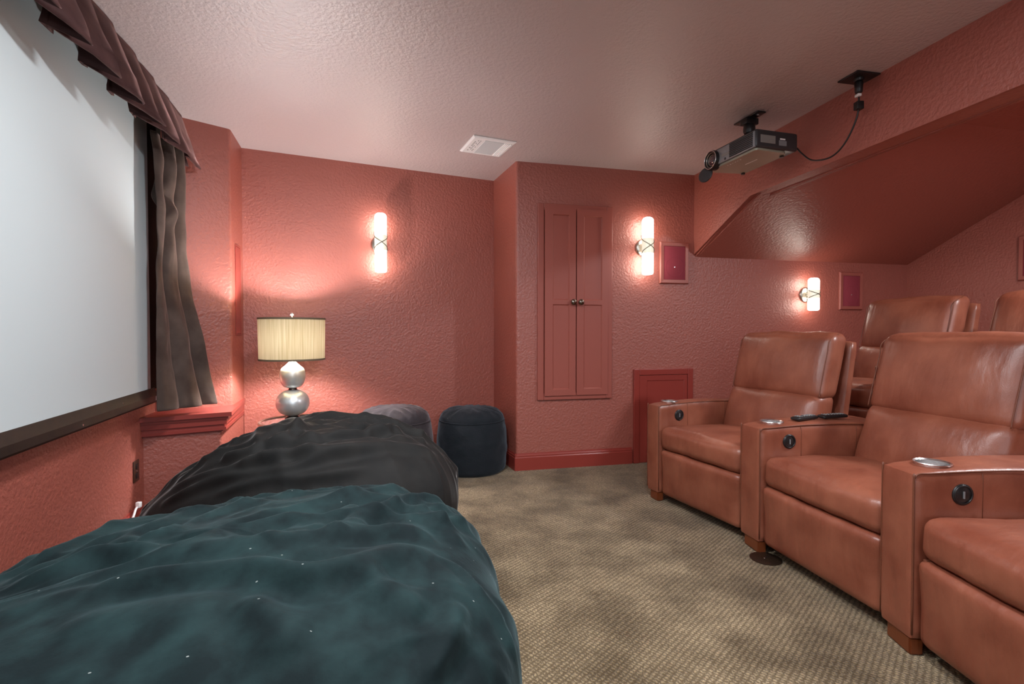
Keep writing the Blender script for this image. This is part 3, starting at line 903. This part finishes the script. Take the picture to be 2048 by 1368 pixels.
FOLDS2 = [(0.040, 0.036, [(-0.416, -0.024), (-0.321, -0.039), (-0.24, -0.002), (-0.055, -0.071), (0.06, -0.099), (0.23, -0.125), (0.403, -0.081), (0.546, -0.061)]),
    (0.024, 0.03, [(-0.285, -0.106), (-0.194, -0.099), (-0.093, -0.107), (0.042, -0.146), (0.241, -0.197), (0.405, -0.169), (0.548, -0.18)]),
    (0.036, 0.036, [(-0.18, -0.221), (-0.126, -0.187), (0.039, -0.2), (0.146, -0.233), (0.254, -0.286), (0.417, -0.229), (0.522, -0.2)]),
    (0.034, 0.030, [(0.039, -0.066), (0.107, 0.03), (0.199, 0.075)]),
    (0.034, 0.030, [(0.116, -0.108), (0.167, -0.028), (0.226, 0.07)]),
    (0.036, 0.030, [(0.183, -0.11), (0.24, -0.037), (0.302, 0.114)]),
    (0.038, 0.032, [(0.274, -0.114), (0.322, 0.027), (0.341, 0.157)]),
    (0.036, 0.034, [(0.319, -0.092), (0.401, 0.068), (0.458, 0.148)]),
    (0.02, 0.03, [(-0.263, 0.145), (-0.145, 0.026), (-0.116, 0.115)]),
    (0.02, 0.03, [(-0.045, -0.005), (-0.001, 0.033), (0.068, -0.006)]),
    (0.024, 0.03, [(0.479, -0.527), (0.519, -0.472), (0.567, -0.359)]),
    (0.022, 0.04, [(0.15, -0.328), (0.226, -0.433), (0.263, -0.504)]),
    (0.024, 0.04, [(0.375, -0.265), (0.418, -0.359), (0.496, -0.406)]),
    (0.012, 0.05, [(-0.173, -0.313), (-0.048, -0.324), (0.107, -0.361)]),
    (0.014, 0.03, [(0.473, 0.142), (0.569, 0.034), (0.629, -0.05)])]
FOLDS2.append((.014, .016, [(0.517, -0.189), (0.581, -0.207), (0.628, -0.287), (0.663, -0.318), (0.682, -0.351), (0.689, -0.387)]))
h1 = lambda u, v: .637 - .23 * max(0, -u) - .20 * max(0, -u) ** 2 - .05 * max(0, u - .3) + .02 * v
bag('bean_bag', 'huge black velvet bean bag slumped in front of the lamp table', M_bag1, (-1.085, 2.545), .815, .485, h1, BG, 1.7, .10, rot=-.15, fold_amp=.026, folds=FOLDS1, sq=2.1,
    zone=([(-.9, -.20), (-.43, -.32), (-.13, -.37), (.09, -.34), (.30, -.27), (.57, -.06), (.73, .06), (.9, .2)], .036, .35))
h2 = lambda u, v: .572 + .04 * u - .02 * v - .03 * max(0, -u)
bag('bean_bag', 'huge dark velvet bean bag, cool light painted in, nearest the camera, along the screen wall', M_bag2, (-.752, 1.265), .735, .67, h2, BG, 9.2, -.05, rot=.25, sq=3.3, fold_amp=.022, folds=FOLDS2,
    zone=([(-.9, .10), (-.42, -.01), (-.24, .0), (-.05, -.06), (.06, -.09), (.23, -.11), (.40, -.07), (.55, -.05), (.9, .0)], .029, .9))

def pouf(name, label, m, c, r, h, group, seed):
    t = thing(name, label, 'pouf', (c[0], c[1], 0), 0, group)
    n = 96
    def ring(rr, z, amp):
        out = []
        for k in range(n):
            a = 2 * math.pi * k / n
            w = amp * (noise.noise(Vector((math.cos(a) * 3 + seed, math.sin(a) * 3, z * 14))) + .8 * ridged(Vector((a * 2.2 + seed, z * 16, 1.0))) - .4)
            out.append(Vector((math.cos(a) * (rr + w), math.sin(a) * (rr + w), z)))
        return out
    seam_z = h * .80
    bm = BM(); rs = []
    for k in range(25):
        t_ = k / 24
        z = seam_z * t_
        rr = r * (.90 + .10 * math.sin(math.pi * (t_ * .92 + .06)) ** .6) if t_ > 0 else r * .87
        rs.append([bm.verts.new(p) for p in ring(rr, z, .005 if 0 < t_ < 1 else .001)])
    for a, b in zip(rs, rs[1:]):
        for k in range(n): bm.faces.new((a[k], a[(k + 1) % n], b[(k + 1) % n], b[k]))
    bm.faces.new(rs[0][::-1])
    obj('side_panel', bm, m, t, 180)
    bm = BM(); rs = []
    r0 = r * (.90 + .10 * math.sin(math.pi * .98) ** .6)
    for k in range(14):
        t_ = k / 14
        rr = r0 * math.cos(t_ * math.pi / 2) ** .9
        z = seam_z - .004 + (h - seam_z) * math.sin(t_ * math.pi / 2) ** .85
        pts = []
        for q in range(n):
            a = 2 * math.pi * q / n
            w = .016 * ridged(Vector((a * 3.1 + seed, t_ * 2, seed))) * math.sin(math.pi * min(1, t_ * 1.1 + .02))
            pts.append(bm.verts.new((math.cos(a) * rr, math.sin(a) * rr, z + w)))
        rs.append(pts)
    for a, b in zip(rs, rs[1:]):
        for q in range(n): bm.faces.new((a[q], a[(q + 1) % n], b[(q + 1) % n], b[q]))
    top = bm.verts.new((0, 0, h))
    for q in range(n): bm.faces.new((rs[-1][q], rs[-1][(q + 1) % n], top))
    obj('top_panel', bm, m, t, 180)
    obj('seam', tube(BM(), [((r0 + .002) * math.cos(2 * math.pi * k / 72), (r0 + .002) * math.sin(2 * math.pi * k / 72), seam_z) for k in range(72)], .004, 8, True), m, t, 180)
    return t
pouf('pouf', 'small round dark navy pouf in the corner by the wall end', M_pouf, (-.322, 4.00), .280, .505, 'poufs', 2.0)
pouf('pouf', 'round dark grey pouf half hidden behind the black bean bag', M_pouf2, (-.875, 3.70), .285, .555, 'poufs', 7.0)

# ------------------------------------------------------------------ recliners
SW = .650           # seat width between armrests

def arm_bm(front_w, back_w, side, L=.80, z0=.055, z1=.625):
    """armrest in the chair's frame (x along the row, y to the back); side -1: at the low-x side of the seat"""
    bm = BM()
    xe = side * SW / 2
    def fnx(p):
        t = (p.y + L / 2) / L
        w = front_w + (back_w - front_w) * t
        x = xe + side * (w / 2) + p.x / (front_w / 2) * (w / 2)
        return Vector((x, p.y + L / 2, p.z + (z0 + z1) / 2 + .012 * math.sin(math.pi * min(1, t * 1.2)) * (1 if p.z > 0 else 0)))
    pillow(bm, (front_w, L, z1 - z0), .016, (0, 0, .004, 0, 0, .006), n=12, fn=fnx)
    return bm

def recliner(name, label, loc, ang, group, arms, seed, wr=.009):
    """arms: list of (side, front width, back width, cup?, switch?)"""
    t = thing(name, label, 'recliner', loc, ang, group)
    hw = SW / 2
    # frame body under the seat
    boxo('base', M_leather, t, -hw + .012, hw - .012, .06, .84, .05, .36, bevel=.015)
    # footrest panel
    bm = pillow(BM(), (SW - .012, .075, .292), .028, (0, 0, .014, 0, 0, 0), n=12, wrinkle=.0015, seed=seed,
                fn=lambda p: Vector((p.x, p.y + .050 - .012 * max(0, p.z) / .14, p.z + .198)))
    obj('footrest', bm, M_leather, t, 180)
    # seat cushion, crowned, with a welt round its lower front edge
    def seat_fn(p):
        return Vector((p.x, p.y + .305, p.z + .405 - .012 * (p.y / .3)))
    bm = pillow(BM(), (SW - .010, .590, .150), .045, (0, 0, .012, 0, 0, .030), n=16, wrinkle=wr, wscale=7, seed=seed, fn=seat_fn)
    st = obj('seat_cushion', bm, M_leather, t, 180)
    zb = .336
    pts = [(-hw + .010, .10, zb), (-hw + .014, .045, zb), (-hw + .04, .028, zb), (0, .020, zb), (hw - .04, .028, zb), (hw - .014, .045, zb), (hw - .010, .10, zb)]
    obj('piping', tube(BM(), catmull(pts, 8), .0045, 8), M_leather_d, st, 180)
    # lower back cushion, leaning
    def lean(p, y0, z0, k, bow=.0):
        return Vector((p.x, y0 + p.y + k * p.z + bow * (p.x / .3) ** 2, z0 + p.z))
    bm = pillow(BM(), (SW - .004, .165, .330), .055, (0, 0, .040, 0, 0, .0), n=16, wrinkle=wr, wscale=6, seed=seed + 4,
                fn=lambda p: lean(p, .640, .580, .30))
    obj('lower_backrest', bm, M_leather, t, 180)
    # head cushion with welted corners
    bm = pillow(BM(), (SW + .004, .150, .385), .050, (0, 0, .030, 0, .004, .012), n=18, wrinkle=wr * 1.1, wscale=5, seed=seed + 9,
                fn=lambda p: lean(p, .735, .898, .26))
    hd = obj('head_cushion', bm, M_leather, t, 180)
    for sg in (-1, 1):
        x = sg * (hw - .012)
        pts = [lean(Vector((x, -.058, z)), .735, .898, .26) + Vector((0, -.016 + .05 * max(0, abs(z) - .15), 0)) for z in (-.175, -.12, -.05, .02, .09, .15)]
        pts.append(lean(Vector((x - sg * .004, .0, .192)), .735, .898, .26))
        obj('piping', tube(BM(), catmull(pts, 6), .0026, 8), M_leather_d, hd, 180)
    # outer back shell
    bm = pillow(BM(), (SW - .02, .060, .760), .020, (0, 0, 0, .008, 0, 0), n=10,
                fn=lambda p: lean(p, .862, .665, .17))
    obj('back_shell', bm, M_leather, t, 180)
    for side, fw0, bw0, cup, sw in arms:
        ar = obj('armrest', arm_bm(fw0, bw0, side), M_leather, t, 180)
        xc = side * (SW / 2 + fw0 / 2 + (bw0 - fw0) * .085)
        xi = side * SW / 2
        xo = side * (SW / 2 + fw0)
        if cup:
            cb = lathe(BM(), [(.051, .54), (.051, .70)], 40, True, (xc, .135, 0))
            bool_cut(ar, cb)
            for pg in ar.data.polygons: pg.use_smooth = True
            ar.data.set_sharp_from_angle(angle=math.radians(50))
            tag(obj('cup_holder', lathe(BM(), [(0, .565), (.046, .565), (.0485, .570), (.0485, .634), (.0545, .6385), (.056, .636), (.051, .630), (.0505, .562), (0, .562)], 40, False, (xc, .135, .006)), M_steel, ar, 50), 'round steel cup holder')
        if sw:
            ax = (-side, 0, 0)
            px = xi + .0005 * -side
            s_ = obj('recline_switch', disc(BM(), (px, .165, .555), ax, .036, .005, 32, .002), M_black, ar, 50)
            tag(s_, 'round black recline switch')
            bm = tube(BM(), [(px - side * .005, .165 + .030 * math.cos(a * math.pi / 16), .555 + .030 * math.sin(a * math.pi / 16)) for a in range(32)], .0028, 6, True)
            obj('bezel', bm, M_black, s_, 180)
            obj('lever', box(BM(), min(px - side * .004, px - side * .009), max(px - side * .004, px - side * .009), .163, .167, .543, .567), M_greydk, s_)
        # welts down both front edges and along the top inner edge
        def topz(y): return .625 + .012 * math.sin(math.pi * min(1, y / .80 * 1.2))
        pts = [(xi + side * .003, .004, .075), (xi + side * .003, .003, .58), (xi + side * .0045, .006, .608), (xi + side * .004, .022, topz(.022) - .003)]
        pts += [(xi + side * .003, y, topz(y) - .0035) for y in (.06, .15, .28, .42, .56, .66)]
        obj('piping', tube(BM(), catmull(pts, 6), .0028, 6), M_leather_d, ar, 180)
        pts = [(xo - side * .003, .004, .075), (xo - side * .003, .004, .585), (xo - side * .004, .006, .606)]
        obj('piping', tube(BM(), catmull(pts, 6), .0028, 6), M_leather_d, ar, 180)
        for yy in (.235, .56):
            obj('seam', tube(BM(), [(xi - side * .0002, yy, .38), (xi - side * .0002, yy, .60), (xi + side * .002, yy, topz(yy) - .008)], .0012, 6), M_leather_d, ar, 180)
        # wooden foot
        bm = BM(); prism(bm, [(xi + side * .012, .05), (xo - side * .012, .05), (xo - side * .02, .012), (xi + side * .03, .006)] if side > 0 else
                         [(xo - side * .012, .05), (xi + side * .006, .05), (xi + side * .010, .004), (xo - side * .020, .014)], .0, .062)
        bmesh.ops.bevel(bm, geom=bm.edges[:], offset=.006, segments=2, affect='EDGES')
        ft = obj('foot', bm, M_wood, t, 40); tag(ft, 'polished wooden foot')
        boxo('foot', M_wood, t, min(xi, xo) + .03, max(xi, xo) - .03, .70, .76, 0, .062, bevel=.006)
    return t

def place(corner_far, corner_near):
    """seat placed between two armrest front corners (2-D): returns location and rotation"""
    a, b = Vector(corner_far), Vector(corner_near)
    R = (b - a).normalized()
    c = (a + b) / 2
    return c, math.atan2(R.y, R.x)
G1, G2 = 'front row leather recliners', 'second row leather recliners'
c, a = place((.945, 3.216), (1.194, 2.612)); L1 = c
recliner('recliner', 'front-row brown leather recliner farthest along, beside the small access door', (c.x, c.y, 0), a, G1,
         [(-1, .118, .118, True, True)], 1.3)
c, a2 = place((1.222, 2.452), (1.347, 1.818))
R2 = recliner('recliner', 'front-row brown leather recliner whose wide armrest holds two remotes', (c.x, c.y, 0), a2, G1,
              [(-1, .152, .285, True, True)], 5.1)
c, a3 = place((1.351, 1.672), (1.358, 1.02))
recliner('recliner', 'nearest front-row brown leather recliner cut off by the right photo edge', (c.x, c.y, 0), a3, G1,
         [(-1, .148, .285, True, True), (1, .148, .148, True, False)], 8.4)
zr = .256
c, a = place((2.152, 3.828), (2.308, 3.197))
recliner('recliner', 'second-row brown leather recliner on the platform near the far speaker', (c.x, c.y, zr), a, G2,
         [(-1, .118, .118, False, False)], 12.7)
c, a = place((2.338, 3.050), (2.425, 2.406))
recliner('recliner', 'second-row brown leather recliner at the right edge, directly behind the remotes chair', (c.x, c.y, zr), a, G2,
         [(-1, .145, .20, True, False), (1, .145, .145, True, False)], 17.2)

# remotes on the shared armrest
def remote(name, label, y, dx, ang, group, L=.165, w=.046):
    m = Matrix.Translation((c2.x, c2.y, 0)) @ Matrix.Rotation(a2, 4, 'Z')
    p = m @ Vector((dx, y, .6445))
    t = thing(name, label, 'remote control', p, a2 + ang, group)
    bm = pillow(BM(), (L, w, .018), .008, (0, 0, 0, 0, 0, .003), n=8, fn=lambda p: Vector((p.x, p.y * (1 - .12 * p.x / (L / 2)), p.z + .0095)))
    obj('body', bm, M_black, t, 180)
    for i in range(7):
        for j in range(3):
            if random.random() < .12: continue
            x = -L * .36 + i * L * .115; yy = (j - 1) * .0115
            obj('button', box(BM(), x - .0045, x + .0045, yy - .0035, yy + .0035, .0195, .0230, .001), M_greydk if (i + j) % 4 else M_label, t)
    obj('screen', box(BM(), L * .33, L * .42, -.012, .012, .0190, .0205), M_projtop, t)
    return t
c2, _ = place((1.222, 2.452), (1.347, 1.818))
xa = -SW / 2
remote('remote_control', 'black remote nearer the cup holder on the wide shared armrest', .33, xa - .085, math.radians(90 + 14), 'remotes')
remote('remote_control', 'black remote nearer the backrest on the wide shared armrest', .515, xa - .100, math.radians(90 + 4), 'remotes')

# ------------------------------------------------------------------ projector on the ceiling
pj = thing('projector', 'black ceiling-mounted video projector with a big ringed lens', 'projector', (1.484, 3.155, 2.155), math.atan2(-.960, .275) + 0.0)
# local x runs along the front from the far end (lens) to the near end, local y to the back
PW, PD, PH = .455, .300, .118
hx, hy = PW / 2, PD / 2
bm = BM(); box(bm, -hx, hx, -hy, hy, .012, PH, .014, 3)
obj('body', bm, M_proj, pj, 40)
bm = BM(); prism(bm, round_poly([(-hx + .012, -hy + .012), (hx - .012, -hy + .012), (hx - .02, hy - .05), (-hx + .05, hy - .03)], [.02, .02, .05, .05]), 0.0, .014)
tag(obj('bottom_cover', bm, M_projbot, pj, 40), 'olive-grey underside')
bm = BM(); box(bm, -hx + .002, hx - .01, -hy - .004, -hy + .01, .014, PH - .012, .004)
fp_ = obj('front_panel', bm, M_projtop, pj, 40)
bm = BM()
for k in range(8):
    z = .020 + k * .0106
    box(bm, hx - .215, hx - .022, -hy - .008, -hy - .002, z, z + .0066)
vg = obj('vent_grille', bm, M_black, fp_)
boxo('badge', M_label, fp_, hx - .285, hx - .215, -hy - .0055, -hy - .003, .046, .060)
obj('sensor', disc(BM(), (hx - .255, -hy - .003, .026), (0, -1, 0), .008, .002, 16), M_proj, fp_)
lc = (-hx + .085, -hy, .052)
ln = obj('lens', lathe(BM(), [(.062, -.02), (.062, .020), (.058, .028), (.050, .026), (.047, .012), (.043, .008)], 40, True), M_black, pj, 40)
ln.matrix_local = Matrix.Translation(lc) @ Matrix.Rotation(math.radians(90), 4, 'X')
for r, z, m in ((.056, .027, M_steel), (.046, .018, M_nickel), (.034, .010, M_nickel)):
    o = obj('ring', tube(BM(), [(r * math.cos(k * math.pi / 24), r * math.sin(k * math.pi / 24), z) for k in range(48)], .0028, 8, True), m, ln, 180)
obj('glass', lathe(BM(), [(.034, .009), (.026, .016), (.014, .020), (0, .021)], 32, False), M_lensglass, ln, 180)
# lens cap hanging in front and below
cp = obj('lens_cap', disc(BM(), (0, 0, 0), (0, 0, 1), .050, .008, 40, .003), M_proj, pj, 40)
cp.matrix_local = Matrix.Translation((-hx + .030, -hy - .016, -.026)) @ Matrix.Rotation(math.radians(80), 4, 'X') @ Matrix.Rotation(math.radians(18), 4, 'Y')
sp_ = boxo('spec_label', M_label, pj, hx - .001, hx + .0008, -hy + .03, -hy + .135, .040, .085)
bm = BM()
for k in range(5): box(bm, hx + .0008, hx + .0014, -hy + .036, -hy + .036 + (.055 if k % 2 else .09), .046 + k * .0078, .0485 + k * .0078)
obj('print', bm, M_greydk, sp_)
boxo('warning_label', M_greydk, pj, hx - .001, hx + .0008, -hy + .16, -hy + .215, .034, .064)
boxo('warning_label', M_white, pj, hx - .001, hx + .0010, -hy + .168, -hy + .205, .068, .076)
bm = BM(); box(bm, -.02, .08, -.002, .002, -.0012, .0002)
o = obj('groove_mark', bm, M_white, pj); o.location = (0.0, -.01, 0)
for fx, fy in ((-hx + .06, hy - .05), (hx - .06, hy - .06)):
    obj('foot', lathe(BM(), [(.012, 0), (.014, .004), (.012, .010)], 16), M_black, pj, 40).location = (fx, fy, -.009)
bm = BM()
for k in range(6):
    obj_x = -hx + .16 + k * .022
    box(bm, obj_x, obj_x + (.010 if k % 2 else .006), -hy + .045, -hy + .049, -.0012, .0002)
obj('print', bm, M_white, pj)
# mount
mt = boxo('ceiling_mount', M_black, pj, -.035, .035, -.035, .035, PH, PH + .02, bevel=.004)
obj('post', tube(BM(), [(0, 0, PH + .015), (0, 0, PH + .10)], .020, 20), M_black, mt, 50)
obj('swivel', lathe(BM(), [(.03, PH + .07), (.036, PH + .085), (.034, PH + .115), (.026, PH + .13), (.024, .262)], 24), M_black, mt, 50)
top = H - 2.155
bm = BM(); box(bm, -.105, .105, -.030, .030, top - .010, top - .001, .003)
box(bm, -.03, .03, -.045, .045, PH + .12, top - .008, .004)
pt = obj('plate', bm, M_black, mt, 40)
for sx in (-.07, .07):
    tag(obj('screw', disc(BM(), (sx, 0, top - .010), (0, 0, -1), .009, .003, 16), M_steel, pt), 'bright steel screw head')
bm = BM(); tube(bm, [(hx - .11, .02, PH - .002), (hx - .11, .02, PH + .022)], .006, 10); tube(bm, [(hx - .13, .02, PH + .02), (hx - .09, .02, PH + .026)], .005, 8)
tag(obj('thumb_screw', bm, M_steel, pj, 60), 'steel thumbscrew on top')

# power plate and cord
cpz = H - .001
po = thing('ceiling_outlet', 'black square outlet plate on the ceiling beside the beam', 'outlet', (1.822, 2.655, cpz), -math.radians(78))
boxo('cover_plate', M_black, po, -.062, .062, -.072, .072, -.008, 0, bevel=.003)
obj('socket', lathe(BM(), [(.020, -.022), (.024, -.016), (.024, -.007)], 20), M_black, po, 50)
cd = thing('power_cord', 'black cord looping from the ceiling outlet to the projector', 'cord', (1.822, 2.655, H - .02))
def L_(p): return (p[0] - 1.822, p[1] - 2.655, p[2] - (H - .02))
pend = pj.location.copy()
path = [(1.822, 2.655, 2.405), (1.823, 2.655, 2.36), (1.824, 2.656, 2.30), (1.822, 2.664, 2.24), (1.812, 2.70, 2.165), (1.795, 2.745, 2.105), (1.775, 2.80, 2.075), (1.752, 2.865, 2.078), (1.738, 2.935, 2.105), (1.72, 2.99, 2.160), (1.700, 3.01, 2.200)]
obj('wire', tube(BM(), [Vector(L_(p)) for p in catmull(path, 8)], .0045, 8), M_black, cd, 180)
obj('plug', lathe(BM(), [(.010, -.068), (.017, -.060), (.021, -.012), (.016, -.004)], 20), M_black, cd, 50)
tag(boxo('tag', M_white, cd, -.014, .006, -.016, .012, -.083, -.070, bevel=.002), 'white wrap tag near the plug')
boxo('adapter', M_black, cd, -.016, .020, -.016, .018, -.150, -.108, bevel=.004)

# ceiling vent plate
vc = Vector((-.175, 3.628))
dv = Vector((.292, .125)).normalized()
vt = thing('ceiling_vent', 'flat white square ceiling register with a grey centre', 'vent', (vc.x, vc.y, H - .001), math.atan2(dv.y, dv.x))
vh = .159
bm = BM()
ri = [(-vh, -vh), (vh, -vh), (vh, vh), (-vh, vh)]
tp = [(-vh + .012, -vh + .012), (vh - .012, -vh + .012), (vh - .012, vh - .012), (-vh + .012, vh - .012)]
r0 = [bm.verts.new((x, y, 0)) for x, y in ri]; r1 = [bm.verts.new((x, y, -.006)) for x, y in ri]; r2 = [bm.verts.new((x, y, -.013)) for x, y in tp]
for a_, b_ in ((r0, r1), (r1, r2)):
    for k in range(4): bm.faces.new((a_[k], a_[(k + 1) % 4], b_[(k + 1) % 4], b_[k]))
bm.faces.new(r0); bm.faces.new(r2)
obj('frame', bm, M_white, vt)
boxo('centre_panel', M_greypl, vt, -.062, .076, -.125, .125, -.0150, -.012)
for k in range(4):
    boxo('slat', M_white, vt, .086 + k * .014, .093 + k * .014, -.125, .125, -.0175, -.012)
bm = BM()
for i in range(3):
    for j in range(9):
        if (i * 5 + j * 3) % 7 in (0, 1): continue
        x = -.125 + i * .017; y = -.105 + j * .024
        box(bm, x, x + (.006 if i else .009), y, y + .010, -.0142, -.012)
obj('perforation', bm, M_greydk, vt)

# floor box cover
fb = thing('floor_outlet', 'round dark bronze floor outlet cover in the carpet beside the armrest foot', 'outlet', (1.232, 2.405, 0), .6)
obj('cover_plate', lathe(BM(), [(.072, .0005), (.072, .003), (.066, .006), (0, .006)], 48, False), M_floorbox, fb, 40)
bm = BM(); box(bm, -.014, .014, -.004, .004, .006, .0085, .001)
tag(obj('latch', bm, M_steel, fb), 'small bright latch')

# white cable end lying by the left baseboard
p0 = wl(.97, .035); p1 = wl(.88, .075)
wc = thing('white_cable', 'short white cable end drooping over the left baseboard beside the plinth', 'cable', (p0.x, p0.y, 0))
pts = catmull([(0, 0, .155), (.000, -.02, .150), (.010, -.05, .125), (.014, -.085, .075), (.02, -.12, .012), (.06, -.15, .008), (.12, -.14, .008)], 8)
obj('wire', tube(BM(), pts, .006, 8), M_white, wc, 180)
boxo('connector', M_white, wc, -.012, .010, -.010, .012, .150, .180, bevel=.003)

# ------------------------------------------------------------------ lights
def light(name, kind, loc, power, color, size=None, rot=None, **kw):
    l = bpy.data.lights.new(name, kind); l.energy = power; l.color = color
    if kind == 'AREA':
        l.shape = 'RECTANGLE'; l.size, l.size_y = size
    elif size is not None: l.shadow_soft_size = size
    for k, v in kw.items(): setattr(l, k, v)
    o = bpy.data.objects.new(name, l); COL.objects.link(o); o.location = loc
    if rot: o.rotation_euler = rot
    return o
# unseen fill lamps added below the ceiling without fixtures, and unseen daylight from behind
for x, y, p in ((0.45, 1.15, 22), (0.55, -0.6, 18), (-0.42, 1.72, 27), (-0.7, -0.4, 8), (3.05, 1.9, 46)):
    light('added_down_fill', 'AREA', (x, y, H - .03 if x < 2.5 else ZA - .03), p, (0.98, 0.97, 1.0), (.22, .22))
light('window_light', 'AREA', (0.9, Y0 + .05, 1.20), 32, (0.80, 0.93, 1.0), (1.8, 1.3), (math.radians(72), 0, 0))

w = bpy.data.worlds.new('World'); S.world = w; w.use_nodes = True
w.node_tree.nodes['Background'].inputs[0].default_value = (0.5, 0.5, 0.5, 1)
w.node_tree.nodes['Background'].inputs[1].default_value = 0.02

# ------------------------------------------------------------------ camera
cam = bpy.data.cameras.new('Camera'); co = bpy.data.objects.new('Camera', cam); COL.objects.link(co)
cam.sensor_width = 36.0; cam.lens = 36.0 * 1000 / 2048
cam.clip_start = .02
co.location = (0, 0, CAM_H)
co.rotation_euler = (math.radians(90) - math.atan(21 / 1000), 0, 0)
S.camera = co

S.view_settings.view_transform = 'Standard'
S.view_settings.look = 'None'
S.view_settings.gamma = 1.0
S.view_settings.use_curve_mapping = False
S.view_settings.exposure = 0.32
S.cycles.use_denoising = True
S.cycles.max_bounces = 8
S.cycles.diffuse_bounces = 5
S.cycles.sample_clamp_indirect = 6.0
